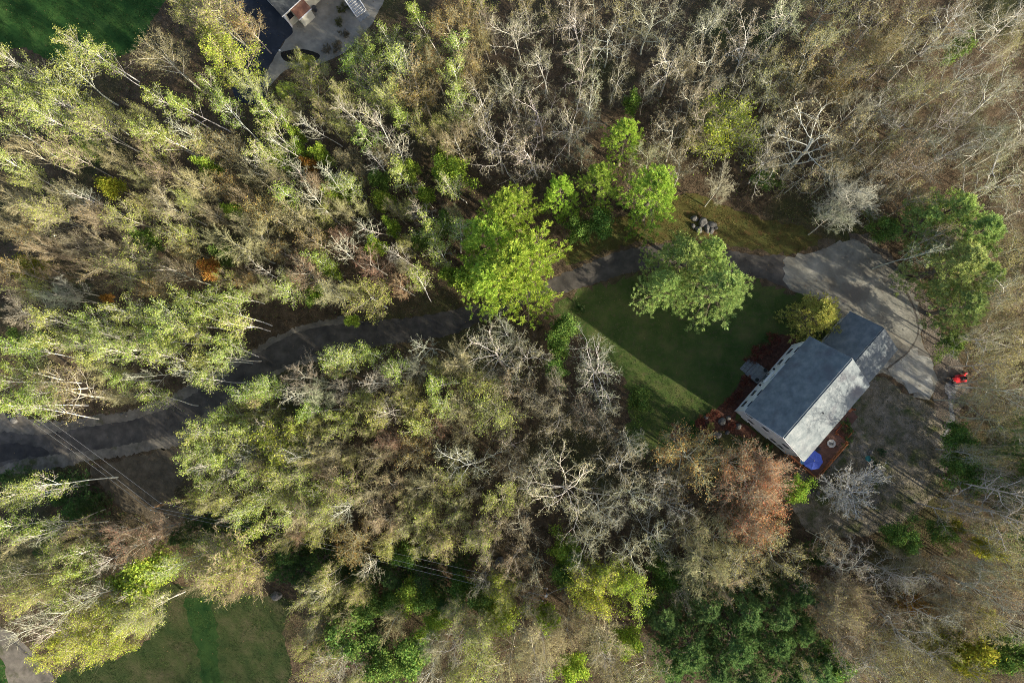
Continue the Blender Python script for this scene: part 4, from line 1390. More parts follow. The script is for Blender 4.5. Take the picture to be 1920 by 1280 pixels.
def window(parent, face, u, z, w=0.95, h=1.35, origin=(0, 0), name='window'):
    """a sash window on a wall: face 'front' (y=0, facing +y), 'gable' (x=0, facing -x)"""
    def tr(a, b, c):      # a along the wall, b outwards, c up
        if face == 'front':
            return (origin[0] + a, origin[1] + b, c)
        return (origin[0] - b, origin[1] - a, c)
    def bx(mb, a0, a1, b0, b1, c0, c1):
        p, q = tr(a0, b0, c0), tr(a1, b1, c1)
        mb.box(tuple(min(i, j) for i, j in zip(p, q)), tuple(max(i, j) for i, j in zip(p, q)))
    f = MB()
    t = 0.10
    bx(f, u - w / 2 - t, u - w / 2, 0.003, 0.03, z - h / 2, z + h / 2)
    bx(f, u + w / 2, u + w / 2 + t, 0.003, 0.03, z - h / 2, z + h / 2)
    bx(f, u - w / 2 - t, u + w / 2 + t, 0.003, 0.032, z + h / 2, z + h / 2 + t)
    bx(f, u - w / 2, u + w / 2, 0.004, 0.024, z - 0.02, z + 0.02)
    fr = f.build(name, M_TRIM, parent)
    g = MB()
    bx(g, u - w / 2, u + w / 2, 0.002, 0.020, z - h / 2, z + h / 2)
    g.build('pane', M_GLASS, fr)
    s = MB()
    bx(s, u - w / 2 - t - 0.04, u + w / 2 + t + 0.04, 0.003, 0.07, z - h / 2 - 0.08, z - h / 2)
    s.build('sill', M_TRIM, fr)
    return fr


def build_house():
    H = house
    EZ, RZ, OV = 7.15, 11.3, 0.36
    slope = (RZ - 7.5) / (D_ / 2 + OV)
    wz = RZ - slope * (D_ / 2) - 0.12
    b = MB()
    b.add([(0, 0, 0.2), (L_, 0, 0.2), (L_, -D_, 0.2), (0, -D_, 0.2), (0, 0, wz), (L_, 0, wz), (L_, -D_, wz), (0, -D_, wz), (0, -D_ / 2, RZ - 0.12), (L_, -D_ / 2, RZ - 0.12)],
          [(0, 1, 5, 4), (2, 3, 7, 6), (3, 0, 4, 8, 7), (1, 2, 6, 9, 5)])
    b.build('wall', M_SIDING, H)
    MB().box((0.03, -D_ + 0.03, -0.2), (L_ - 0.03, -0.03, 0.2)).build('foundation', M_FOUND, H)
    # clapboard lines: thin proud courses on the two walls in view
    cl = MB()
    for k in range(30):
        z = 0.62 + k * 0.215
        if z < wz - 0.1:
            cl.box((0.0, 0.0, z), (L_, 0.006, z + 0.02))
            cl.box((-0.006, -D_, z), (0.0, 0.0, z + 0.02))
    o = cl.build('clapboards', M_SIDING, H)
    o['kind'] = 'stuff'
    # corner boards and rake boards
    c = MB()
    for (x, y) in ((0, 0), (L_, 0), (0, -D_), (L_, -D_)):
        c.box((x - 0.08, y - 0.08, 0.48), (x + 0.08, y + 0.08, wz + 0.05))
    c.build('corner_board', M_TRIM, H)
    # roof slopes with thickness
    yF, yB = OV, -D_ - OV
    zE = RZ - slope * (D_ / 2 + OV)
    r = MB()
    r.slab([(-OV, yF, zE), (-OV, -D_ / 2, RZ), (L_ + OV, -D_ / 2, RZ), (L_ + OV, yF, zE)][::-1], 0.16)
    rf = r.build('roof', M_SHINGLE, H)
    r2 = MB()
    r2.slab([(-OV, yB, zE), (-OV, -D_ / 2, RZ), (L_ + OV, -D_ / 2, RZ), (L_ + OV, yB, zE)], 0.16)
    rf2 = r2.build('roof', M_SHINGLE, H)
    # shingle courses: low steps across the slopes
    for o, y_e in ((rf, yF), (rf2, yB)):
        st = MB()
        n = 34
        sg = 1 if y_e > -D_ / 2 else -1
        for k in range(n):
            y0 = -D_ / 2 + (y_e + D_ / 2) * (k + 0.5) / n
            y1 = y0 + sg * 0.03
            z0, z1 = RZ - slope * abs(y0 + D_ / 2), RZ - slope * abs(y1 + D_ / 2)
            st.add([(-OV, y0, z0 + 0.001), (L_ + OV, y0, z0 + 0.001), (L_ + OV, y1, z1 + 0.010), (-OV, y1, z1 + 0.010), (L_ + OV, y1, z1 - 0.002), (-OV, y1, z1 - 0.002)], [(0, 1, 2, 3), (3, 2, 4, 5)])
        so = st.build('shingle_courses', M_SHINGLE, o)
        so['kind'] = 'stuff'
    rc = MB().box((-OV, -D_ / 2 - 0.13, RZ - 0.06), (L_ + OV, -D_ / 2 + 0.13, RZ + 0.03))
    rc.build('ridge_cap', M_SHINGLE, H)
    # rake trim and gutters
    for x in (-OV - 0.05, L_ + OV):
        tr = MB()
        for (ya, yb) in ((yF, -D_ / 2), (-D_ / 2, yB)):
            za, zb = (zE, RZ) if ya == yF else (RZ, zE)
            tr.add([(x, ya, za + 0.02), (x + 0.05, ya, za + 0.02), (x + 0.05, yb, zb + 0.02), (x, yb, zb + 0.02), (x, ya, za - 0.24), (x + 0.05, ya, za - 0.24), (x + 0.05, yb, zb - 0.24), (x, yb, zb - 0.24)],
                   [(0, 1, 2, 3), (7, 6, 5, 4), (0, 4, 5, 1), (1, 5, 6, 2), (2, 6, 7, 3), (3, 7, 4, 0)])
        tr.build('rake_board', M_TRIM, H)
    MB().box((-OV, yF, zE - 0.22), (L_ + OV, yF + 0.03, zE - 0.03)).build('fascia', M_TRIM, H)
    MB().box((-OV, yB - 0.12, zE - 0.2), (L_ + OV, yB, zE - 0.02)).build('gutter', M_TRIM, H)
    MB().box((4.9, yF + 0.031, zE - 0.16), (7.3, yF + 0.15, zE - 0.02)).build('gutter', M_TRIM, H)
    # soffits
    MB().box((-OV, 0.09, zE - 0.26), (L_ + OV, yF, zE - 0.22)).build('soffit', M_TRIM, H)
    # windows
    for u in (1.25, 3.15, 5.85, 8.6, 10.45):
        window(H, 'front', u, 5.25)
    for u in (1.25, 3.15, 8.6, 10.45):
        window(H, 'front', u, 2.1)
    for (v, z, w) in ((0.9, 5.3, 0.95), (3.4, 5.3, 0.95), (4.15, 8.8, 0.85), (2.1, 2.1, 0.95), (5.8, 2.2, 0.9), (7.0, 2.2, 0.9), (6.6, 5.3, 0.95)):
        window(H, 'gable', v, z, w)
    window(H, 'gable', 4.1, 0.3, 2.6, 0.34, name='basement_window')
    window(H, 'gable', 1.7, 0.3, 0.9, 0.34, name='basement_window')
    # front door with side lights and two lanterns
    d = MB()
    d.box((5.4, 0.003, 0.65), (6.3, 0.06, 2.75))
    dr = d.build('door', plain('blue_grey_door', (0.06, 0.085, 0.11), 0.5), H)
    MB().tube([(6.2, 0.06, 1.6), (6.2, 0.12, 1.6)], 0.03, 8).build('handle', M_GREY, dr)
    s = MB()
    s.box((4.95, 0.003, 0.62), (5.05, 0.09, 2.8)).box((6.65, 0.003, 0.62), (6.75, 0.09, 2.8)).box((4.85, 0.003, 2.8), (6.85, 0.22, 3.05)).box((5.3, 0.003, 0.65), (5.4, 0.08, 2.8)).box((6.3, 0.003, 0.65), (6.4, 0.08, 2.8))
    s.build('door_surround', M_TRIM, H)
    g = MB().box((5.05, 0.003, 0.7), (5.3, 0.03, 2.75)).box((6.4, 0.003, 0.7), (6.65, 0.03, 2.75))
    g.build('sidelight', M_GLASS, H)
    for x in (4.45, 7.25):
        ln = MB().box((x - 0.09, 0.0, 2.15), (x + 0.09, 0.22, 2.5)).lathe([(0.02, 2.68), (0.15, 2.5)], 8, (x, 0.11, 0)).build('lantern', M_BLACK, H)
    # roof vents
    MB().tube([(5.2, -D_ / 2 - 1.9, RZ - slope * 1.9 - 0.1), (5.2, -D_ / 2 - 1.9, RZ - slope * 1.9 + 0.45)], 0.06, 8).tube([(5.2, -D_ / 2 - 1.9, RZ - slope * 1.9 + 0.4), (4.95, -D_ / 2 - 1.98, RZ - slope * 1.9 + 0.5)], 0.05, 8).build('vent_pipe', M_BLACK, H)
    # ---------------- garage wing
    x0, x1, y0, y1 = L_, 18.75, -2.55, -9.35
    dep = y0 - y1
    eW, rW, ov = 3.55, 6.4, 0.34
    sl = (rW - eW) / (dep / 2 + ov)
    wz2 = rW - sl * dep / 2 - 0.1
    ym = (y0 + y1) / 2
    w = MB()
    w.add([(x0, y0, 0.25), (x1, y0, 0.25), (x1, y1, 0.25), (x0, y1, 0.25), (x0, y0, wz2), (x1, y0, wz2), (x1, y1, wz2), (x0, y1, wz2), (x1, ym, rW - 0.1), (x0, ym, rW - 0.1)],
          [(0, 1, 5, 4), (2, 3, 7, 6), (1, 2, 6, 8, 5), (3, 0, 4, 9, 7)])
    w.build('garage_wall', M_SIDING, H)
    MB().box((x0 + 0.02, y1 + 0.03, -0.2), (x1 - 0.03, y0 - 0.03, 0.25)).build('garage_foundation', M_FOUND, H)
    zE2 = eW
    q = MB()
    q.slab([(x0 + 0.01, y0 + ov, zE2), (x0 + 0.01, ym, rW), (x1 + ov, ym, rW), (x1 + ov, y0 + ov, zE2)][::-1], 0.14)
    q.build('garage_roof', M_SHINGLE, H)
    q = MB()
    q.slab([(x0 + 0.01, y1 - ov, zE2), (x0 + 0.01, ym, rW), (x1 + ov, ym, rW), (x1 + ov, y1 - ov, zE2)], 0.14)
    q.build('garage_roof', M_SHINGLE, H)
    # part of the wing's roof that runs on behind the main gable
    MB().box((x0 + 0.02, ym - 0.12, rW - 0.05), (x1 + ov, ym + 0.12, rW + 0.03)).build('ridge_cap', M_SHINGLED, H)
    MB().box((x0 + 0.05, y0 + ov, zE2 - 0.2), (x1 + ov, y0 + ov + 0.03, zE2 - 0.02)).build('fascia', M_TRIM, H)
    MB().box((x0 + 0.05, y1 - ov - 0.1, zE2 - 0.18), (x1 + ov, y1 - ov, zE2 - 0.02)).build('gutter', M_TRIM, H)
    for u in (13.2, 15.2, 17.2):
        window(H, 'front', u, 2.0, 0.9, 1.25, origin=(0, y0))
    # garage doors on the far end
    gd = MB()
    for yy in (-4.2, -7.7):
        gd.box((x1 + 0.003, yy - 1.2, 0.05), (x1 + 0.05, yy + 1.2, 2.25))
    gd.build('garage_door', M_TRIM, H)
    return H


build_house()


def hl(x, y, z=0.0):
    """house frame to world"""
    c, s = math.cos(HROT), math.sin(HROT)
    return Vector((W0.x + c * x - s * y, W0.y + s * x + c * y, z))


# ------------------------------------------------------------------ deck, walkway and what stands there
def build_deck():
    d = thing('deck', 'reddish brown wooden deck with orange rail behind the house', 'deck', hl(0, 0, 0), HROT)
    zt = 0.86
    k = 0
    me_cache = {}

    def plank(xa, xb, y):
        key = round(xb - xa, 2)
        if key not in me_cache:
            me_cache[key] = MB().box((0, -0.065, -0.035), (key, 0.065, 0)).mesh('plank', M_DECK)
        o = part('plank', me_cache[key], d)
        o.location = (xa, y, zt + random.uniform(-0.004, 0.004))
    y = -8.5
    while y > -13.35:
        plank(-0.15, 6.3 if y < -11.3 else 10.3, y)
        y -= 0.14
    fr = MB()
    fr.box((-0.12, -13.4, 0.55), (6.28, -13.33, 0.82)).box((-0.12, -13.33, 0.55), (-0.05, -8.45, 0.82)).box((6.2, -13.33, 0.55), (6.28, -11.35, 0.82)).box((6.28, -11.35, 0.55), (10.28, -11.28, 0.82)).box((10.2, -11.28, 0.55), (10.28, -8.45, 0.82))
    fr.build('frame', M_DECK, d)
    for (x, yy) in ((-0.02, -13.27), (3.1, -13.27), (6.15, -13.27), (10.1, -11.2), (-0.02, -10.9), (6.15, -11.6)):
        MB().box((x - 0.07, yy - 0.07, 0), (x + 0.07, yy + 0.07, 1.85)).build('post', M_RAIL, d)
    rails = [((-0.02, -13.27), (6.15, -13.27)), ((-0.02, -13.27), (-0.02, -8.9)), ((6.15, -13.27), (6.15, -12.9))]
    for (a, b) in rails:
        r = MB()
        x0, x1 = sorted((a[0], b[0]))
        y0, y1 = sorted((a[1], b[1]))
        r.box((x0 - 0.06, y0 - 0.06, 1.80), (x1 + 0.06, y1 + 0.06, 1.85)).box((x0 - 0.025, y0 - 0.025, 1.0), (x1 + 0.025, y1 + 0.025, 1.06))
        r.build('rail', M_RAIL, d)
        L = max(x1 - x0, y1 - y0)
        bl = MB()
        n = int(L / 0.16)
        for i in range(1, n):
            t = i / n
            xx, yy = x0 + (x1 - x0) * t, y0 + (y1 - y0) * t
            bl.box((xx - 0.02, yy - 0.02, 1.06), (xx + 0.02, yy + 0.02, 1.80))
        if n > 2:
            bo = bl.build('baluster', M_RAIL, d)
            bo['kind'] = 'stuff'
    # steps down to the yard
    for i in range(4):
        MB().box((8.3, -11.65 - i * 0.3, 0.62 - i * 0.18), (10.0, -11.36 - i * 0.3, 0.67 - i * 0.18)).build('step', M_DECK, d)
    return d


build_deck()


def umbrella():
    c = gp(1526, 863, 3.35)
    t = thing('patio_umbrella', 'open blue eight-panel patio umbrella standing on the deck', 'umbrella', (c.x, c.y, 0.86), 0.2)
    R, zt, ze = 1.28, 2.62, 2.12
    rim = [(R * math.cos(i * math.pi / 4), R * math.sin(i * math.pi / 4)) for i in range(8)]
    me = None
    for i in range(8):
        a0 = -math.pi / 8
        p0 = (R * math.cos(a0), R * math.sin(a0), ze)
        p1 = (R * math.cos(-a0), R * math.sin(-a0), ze)
        if me is None:
            mid = (R * 0.50, 0, (zt + ze) / 2 - 0.02)
            e = (R * 0.90, 0, ze + 0.015)
            m0 = (p0[0] * 0.55, p0[1] * 0.55, ze + (zt - ze) * 0.50)
            m1 = (p1[0] * 0.55, p1[1] * 0.55, ze + (zt - ze) * 0.50)
            vs = [(0.02, 0, zt), m0, mid, m1, p0, e, p1]
            low = [(x, y, z - 0.012) for x, y, z in vs]
            fs = [(0, 1, 2), (0, 2, 3), (1, 4, 5, 2), (2, 5, 6, 3)]
            me = MB().add(vs + low, fs + [tuple(j + 7 for j in f[::-1]) for f in fs] + [(4, 11, 12, 5), (5, 12, 13, 6)]).mesh('canopy_panel', M_BLUE)
        o = part('canopy_panel', me, t)
        o.rotation_euler = (0, 0, i * math.pi / 4)
        rb = MB().tube([(0.03, 0, zt - 0.06), (p1[0] * 0.98, p1[1] * 0.98, ze - 0.03)], 0.012, 5).build('rib', M_GREY, t)
        rb.rotation_euler = (0, 0, i * math.pi / 4)
    MB().tube([(0, 0, 0.0), (0, 0, zt + 0.02)], 0.025, 8).build('pole', M_GREY, t)
    MB().lathe([(0.27, 0), (0.27, 0.05), (0.06, 0.12), (0.05, 0.3)], 16).build('base', M_BLACK, t)
    MB().lathe([(0.045, zt), (0.05, zt + 0.05), (0.015, zt + 0.12)], 10).build('finial', M_FABRIC_W, t)
    # table under it
    tb = thing('patio_table', 'round black patio table under the blue umbrella', 'table', (c.x, c.y, 0.86))
    MB().lathe([(0.05, 0.70), (0.58, 0.70), (0.60, 0.72), (0.58, 0.74), (0.05, 0.74)], 20).build('table_top', M_BLACK, tb)
    for i in range(4):
        a = i * math.pi / 2 + 0.4
        MB().tube([(0.45 * math.cos(a), 0.45 * math.sin(a), 0.70), (0.52 * math.cos(a), 0.52 * math.sin(a), 0.0)], 0.02, 6).build('leg', M_BLACK, tb)


umbrella()


def patio_chair(px, py, rz, label, cushion, frame):
    c = gp(px, py, 1.4)
    t = thing('patio_chair', label, 'chair', (c.x, c.y, 0.86), rz, 'chairs on the deck')
    bevel(MB().box((-0.27, -0.27, 0.40), (0.27, 0.27, 0.50)).build('seat', cushion, t), 0.03)
    M = Matrix.Translation((0, 0.29, 0.45)) @ Matrix.Rotation(-0.22, 4, 'X')
    bevel(MB().box((-0.27, -0.03, 0.02), (0.27, 0.06, 0.55), M).build('backrest', cushion, t), 0.03)
    for sx in (-1, 1):
        for sy in (-1, 1):
            MB().tube([(sx * 0.25, sy * 0.25, 0.40), (sx * 0.28, sy * 0.28, 0)], 0.018, 6).build('leg', frame, t)
        MB().box((sx * 0.30 - 0.03, -0.25, 0.62), (sx * 0.30 + 0.03, 0.32, 0.66)).tube([(sx * 0.30, -0.22, 0.62), (sx * 0.27, -0.24, 0.40)], 0.016, 6).build('armrest', frame, t)
    return t


patio_chair(1504.5, 863, HROT + 2.2, 'light blue cushioned chair left of the blue umbrella', M_CUSHION, M_FABRIC_W)
patio_chair(1533, 842, HROT - 0.3, 'dark chair above the blue umbrella on the deck', M_BLACK, M_BLACK)


def stone_planter():
    c = gp(1558.5, 831, 1.3)
    t = thing('fire_table', 'grey eight-sided fire table on the deck', 'fire table', (c.x, c.y, 0.87), 0.3)
    MB().lathe([(0.36, 0), (0.40, 0.05), (0.44, 0.45), (0.56, 0.47), (0.56, 0.54), (0.34, 0.54), (0.32, 0.48)], 8).build('bowl', M_POT, t)
    rng = random.Random(2)
    me = rock_mesh(0.09, 3, 1)
    for i in range(12):
        a, r = rng.uniform(0, 6.28), rng.uniform(0, 0.24)
        o = part('stone', me, t)
        o.location = (r * math.cos(a), r * math.sin(a), 0.54)
        o.rotation_euler = (rng.uniform(0, 6), rng.uniform(0, 6), 0)


def rock_mesh(s, seed, sub=2, flat=0.7, material=None):
    rng = np.random.default_rng(seed)
    # subdivided octahedron pushed about by a few planes, so the stone has facets
    V = [np.array(v, float) for v in ((1, 0, 0), (-1, 0, 0), (0, 1, 0), (0, -1, 0), (0, 0, 1), (0, 0, -1))]
    F = [(0, 2, 4), (2, 1, 4), (1, 3, 4), (3, 0, 4), (2, 0, 5), (1, 2, 5), (3, 1, 5), (0, 3, 5)]
    for _ in range(sub):
        cache, F2 = {}, []
        def mid(a, b):
            k = (min(a, b), max(a, b))
            if k not in cache:
                m = V[a] + V[b]
                V.append(m / np.linalg.norm(m))
                cache[k] = len(V) - 1
            return cache[k]
        for a, b, c in F:
            x, y, z = mid(a, b), mid(b, c), mid(c, a)
            F2 += [(a, x, z), (x, b, y), (z, y, c), (x, y, z)]
        F = F2
    V = np.array(V)
    for _ in range(9):
        n = norm(rng.normal(0, 1, (1, 3)))[0]
        dlim = rng.uniform(0.62, 0.92)
        p = V @ n
        V = V - np.where(p > dlim, (p - dlim) * 0.9, 0)[:, None] * n[None, :]
    V = V * np.array([1, rng.uniform(0.6, 0.95), flat]) * s + rng.normal(0, s * 0.025, V.shape)
    return tri_mesh('rock', V, np.array(F), material or M_STONE)


stone_planter()


def planter_box():
    t = thing('planter_box', 'rust red square planter box beside the deck', 'planter', hl(7.2, -12.3, 0), HROT)
    w = 0.85
    for (a, b) in (((-w, -w), (w, -w + 0.08)), ((-w, w - 0.08), (w, w)), ((-w, -w + 0.08), (-w + 0.08, w - 0.08)), ((w - 0.08, -w + 0.08), (w, w - 0.08))):
        MB().box((a[0], a[1], 0), (b[0], b[1], 0.75)).build('side_board', M_RUST, t)
    MB().box((-w + 0.08, -w + 0.08, 0.0), (w - 0.08, w - 0.08, 0.66)).build('soil', M_MULCH, t)
    for k in range(5):
        o = part('plant', SHRUB[k % 3].leaf[0], t, (0.12, 0.10, 0.035))
        o.location = (random.uniform(-0.45, 0.45), random.uniform(-0.45, 0.45), 0.6)
        o.scale = (0.18, 0.18, 0.22)


planter_box()


def grill():
    c = gp(1587, 763, 1.5)
    t = thing('grill', 'grill with orange side shelf at the corner of the deck', 'grill', (c.x, c.y, 0.86), HROT + 1.5)
    bevel(MB().box((-0.35, -0.28, 0.70), (0.35, 0.28, 0.95)).build('firebox', M_BLACK, t), 0.04)
    M = MB()
    for i in range(7):
        a = math.pi * i / 6
        M.v += [(-0.36, 0.28 * math.cos(a), 0.95 + 0.24 * math.sin(a)), (0.36, 0.28 * math.cos(a), 0.95 + 0.24 * math.sin(a))]
    M.f += [(2 * i, 2 * i + 2, 2 * i + 3, 2 * i + 1) for i in range(6)] + [tuple(range(0, 14, 2))[::-1], tuple(range(1, 14, 2))]
    M.build('lid', M_GREY, t)
    MB().tube([(-0.25, -0.33, 1.03), (0.25, -0.33, 1.03)], 0.018, 6).build('handle', M_FABRIC_W, t)
    for s in (-1, 1):
        MB().box((s * 0.56 - 0.2, -0.26, 0.88), (s * 0.56 + 0.2, 0.26, 0.92)).build('side_shelf', M_RAIL, t)
        for y in (-0.24, 0.24):
            MB().box((s * 0.3 - 0.025, y - 0.025, 0), (s * 0.3 + 0.025, y + 0.025, 0.70)).build('leg', M_BLACK, t)


grill()


def walkway():
    t = thing('front_steps', 'grey front steps with landing at the front door', 'steps', hl(5.85, 0, 0), HROT)
    MB().box((-1.1, 0.10, 0), (1.1, 1.35, 0.58)).build('landing', M_PAVER, t)
    MB().box((-1.1, 1.353, 0), (1.1, 1.75, 0.38)).build('step', M_PAVER, t)
    MB().box((-1.1, 1.753, 0), (1.1, 2.1, 0.19)).build('step', M_PAVER, t)
    w = thing('front_walk', 'short grey stone walk at the foot of the front steps', 'walk', hl(5.85, 2.1, 0), HROT)
    rng = random.Random(4)
    for i in range(2):
        for j in range(4):
            o = MB().box((-1.0 + j * 0.52, 0.05 + i * 0.5, 0), (-1.0 + j * 0.52 + 0.48, 0.05 + i * 0.5 + 0.46, 0.05 + rng.uniform(0, 0.012))).build('paver', M_PAVER, w)
    for k, (x, y, lab) in enumerate(((-0.85, 1.15, 'dark urn of plants left of the front door'), (0.85, 1.15, 'dark urn of plants right of the front door'))):
        p = hl(5.85 + x, y - 0.55, 0.58)
        u = thing('urn', lab, 'urn', p, 0, 'urns by the front door')
        MB().lathe([(0.14, 0), (0.10, 0.08), (0.22, 0.4), (0.26, 0.46), (0.2, 0.46)], 12).build('pot', M_BLACK, u)
        o = part('plant', SHRUB[k].leaf[0], u, (0.05, 0.09, 0.05))
        o.scale = (0.15, 0.15, 0.16)
        o.location = (0, 0, 0.4)
    b = thing('bench', 'small dark bench with white cushions on the front landing', 'bench', hl(5.0, 1.6, 0.60), HROT)
    # stands on the landing beside the door


walkway()
for o in list(bpy.data.objects):
    if o.name == 'bench':
        bpy.data.objects.remove(o)


# ------------------------------------------------------------------ shrubs round the house
SHRUBS = []


def shrub(px, py, r, col, label, leafv=1, h=1.3, twig=TW_B, name='shrub', group=None):
    p = SHRUB[len(SHRUBS) % 3]
    g = gp(px, py, h * 0.5)
    t = thing(name, label, 'shrub', (g.x, g.y, 0), random.uniform(0, 6.28), group)
    s = (r / 13.7) / p.R
    t.scale = (s, s, h / p.H)
    part('branches', p.twig, t, twig)
    part('stem', p.wood, t, BK_D)
    part('foliage', p.leaf[leafv], t, col)
    SHRUBS.append(t)


RED = (0.20, 0.066, 0.044)
for px, py, r, h, l in ((1425, 655, 17, 1.2, 'largest dark red shrub above the front steps'), (1450, 640, 16, 1.2, 'dark red shrub nearest the front garage corner'), (1408, 672, 12, 0.9, 'low red shrub just above the front walk'),
                        (1396, 715, 12, 0.9, 'red shrub just below the front walk'), (1382, 738, 11, 0.8, 'red shrub midway down the front bed'), (1365, 755, 13, 0.9, 'red shrub beside the front left house corner'),
                        (1340, 778, 12, 0.8, 'red shrub in the bed left of the house corner'), (1312, 790, 11, 0.8, 'red shrub by the pale rocks below the lawn'), (1268, 800, 9, 0.9, 'red shrub at the far left end of the mulch bed'), (1372, 800, 10, 0.7, 'red shrub below the pale rocks by the gable')):
    shrub(px, py, r, RED, l, 1, h, TW_R, group='red shrubs in the mulch bed')
GRN = (0.085, 0.17, 0.045)
for px, py, r, h, col, l in ((1582, 795, 14, 1.4, GRN, 'round green shrub at the deck beside the planter box'), (1590, 812, 12, 1.2, GRN, 'green shrub right of the planter box'), (1584, 830, 12, 1.1, (0.10, 0.18, 0.06), 'green shrub right of the fire table'),
                             (1570, 845, 14, 1.0, (0.05, 0.10, 0.035), 'dark low shrub below the deck rail'), (1548, 872, 13, 1.0, (0.05, 0.10, 0.035), 'dark low shrub right of the blue umbrella'), (1606, 745, 8, 0.8, GRN, 'small shrub at the garage corner by the back yard'),
                             (1620, 722, 8, 0.7, GRN, 'small shrub along the back garage wall'), (1643, 868, 12, 0.9, (0.05, 0.10, 0.04), 'dark shrub above the pale ornamental tree'), (1520, 905, 12, 0.9, (0.06, 0.10, 0.05), 'grey green shrub below the deck corner'),
                             (1655, 850, 9, 0.8, (0.04, 0.10, 0.05), 'dark shrub beside the small pond'), (1440, 640, 10, 0.9, GRN, 'green shrub among the red front shrubs'), (1296, 808, 15, 1.3, (0.06, 0.15, 0.03), 'deep green shrub at the bottom of the lawn'),
                             (1334, 798, 9, 1.2, (0.30, 0.33, 0.10), 'pale yellow green shrub between the rocks and the lawn'), (1305, 818, 10, 1.0, (0.06, 0.17, 0.06), 'leafy green shrub above the orange tree'), (1437, 840, 10, 1.2, (0.10, 0.22, 0.06), 'green shrub against the gable end'),
                             (1340, 825, 9, 0.8, (0.06, 0.15, 0.06), 'green shrub below the long pale rock'), (1090, 578, 10, 0.9, (0.05, 0.10, 0.03), 'dark shrub at the left tip of the lawn'), (640, 15, 12, 1.1, (0.10, 0.11, 0.04), 'olive shrub left of the white stair'),
                             (636, 38, 11, 1.0, (0.10, 0.11, 0.04), 'olive shrub below left of the white stair'), (645, 62, 11, 0.9, (0.16, 0.13, 0.08), 'brown shrub in the yard below the white stair'), (633, 85, 13, 0.9, (0.20, 0.17, 0.11), 'pale twiggy shrub above the garden bed'), (610, 92, 11, 0.9, (0.20, 0.17, 0.11), 'pale twiggy shrub right of the garden bed')):
    shrub(px, py, r, col, l, 1, h, group='shrubs round the houses')


def single(proto, px, py, r, h, bark, twig, leaf, leafv, name, label, cat, hcf=None):
    hc = h * proto.cz
    g = gp(px, py, hc)
    t = thing(name, label, cat, (g.x, g.y, 0), 0.6)
    s = r * (CAM_H - hc) / F_PX / proto.R
    t.scale = (s, s, h / proto.H)
    part('trunk', proto.wood, t, bark)
    part('branches', proto.twig, t, twig)
    if leafv is not None:
        part('crown', proto.leaf[leafv], t, leaf)
    return t


single(CRAB, 1605, 920, 58, 5.2, (0.74, 0.71, 0.62), (0.70, 0.66, 0.55), (0.44, 0.40, 0.20), 0, 'ornamental_tree', 'pale bare spreading ornamental tree in the back yard', 'ornamental tree')
single(LARCH, 1530, 588, 50, 8.0, BK_D, TW_B, (0.48, 0.48, 0.12), 0, 'larch_tree', 'yellow green spiky larch against the garage front', 'larch')


# ------------------------------------------------------------------ stones
def stone(px, py, r, seed, label, flat=0.6, rz=0.0, name='boulder', group=None, material=None):
    me = rock_mesh(r / 13.5, seed, 2, flat, material)
    o = bpy.data.objects.new(name, me)
    COL.objects.link(o)
    g = gp(px, py, r / 13.5 * flat * 0.5)
    o.location = (g.x, g.y, r / 13.5 * flat * 0.35)
    o.rotation_euler = (0, 0, rz)
    tag(o, label, 'boulder', group)


GP_ = 'boulders of the rock pile'
for k, (x, y, r, l) in enumerate(((1300, 410, 7, 'upper left boulder of the rock pile'), (1318, 416, 9, 'large pale boulder at the top of the rock pile'), (1327, 428, 8, 'tall grey boulder in the middle of the rock pile'), (1338, 421, 8, 'pale boulder at the right of the rock pile'),
                                  (1309, 430, 7, 'dark boulder at the lower left of the rock pile'), (1336, 432, 6, 'small pale boulder at the lower right of the rock pile'), (1297, 424, 5, 'small boulder at the left edge of the rock pile'), (1346, 427, 4, 'smallest boulder at the right tip of the rock pile'))):
    stone(x + (1321 - x) * 0.12, y, r * 1.2, 40 + k, l, 0.75, k * 0.9, group=GP_)
for k, (x, y, r) in enumerate(((1312, 404, 6), (1325, 438, 8), (1340, 438, 7), (1348, 420, 4))):
    shrub(x, y, r, (0.35, 0.06, 0.03) if k % 2 == 0 else (0.36, 0.14, 0.03), ['small red plant above the rock pile', 'red plants along the lower rock pile', 'orange plant at the lower right of the rock pile', 'small red plant right of the rock pile'][k], 0, 0.5, TW_R, name='rock_plant', group='plants in the rock pile')
GS = 'flat stones by the back yard'
for k, (x, y, r, l) in enumerate(((1784, 883, 4, 'topmost small stone of the flat stone row'), (1788, 893, 8, 'largest pale slab of the flat stone row'), (1790, 906, 6, 'tan slab below the largest flat stone'), (1790, 917, 6, 'bluish slab at the bottom of the stone row'), (1785, 914, 4, 'dark small stone left of the bottom slab'), (1794, 908, 4, 'small stone at the right of the stone row'))):
    stone(x, y, r, 60 + k, l, 0.4, 1.2 + k * 0.4, group=GS)
stone(518, 1116, 12, 71, 'round grey mossy boulder at the edge of the bottom left lawn', 0.7)
stone(936, 1052, 10, 72, 'blue grey boulder under the trees beside the wires', 0.7, 1.2)
stone(30, 1077, 12, 73, 'large white boulder near the left edge of the photo', 0.6)
stone(26, 787, 9, 74, 'grey boulder above the left driveway end', 0.8)
stone(36, 776, 7, 75, 'dark boulder above the grey one at the left driveway end', 0.9)
stone(18, 780, 5, 80, 'small boulder left of the grey one at the driveway end', 0.9)
stone(228, 776, 4, 76, 'small white stone on the upper road shoulder', 0.7)
stone(236, 778, 3, 81, 'tiny white stone right of another on the upper road shoulder', 0.7)
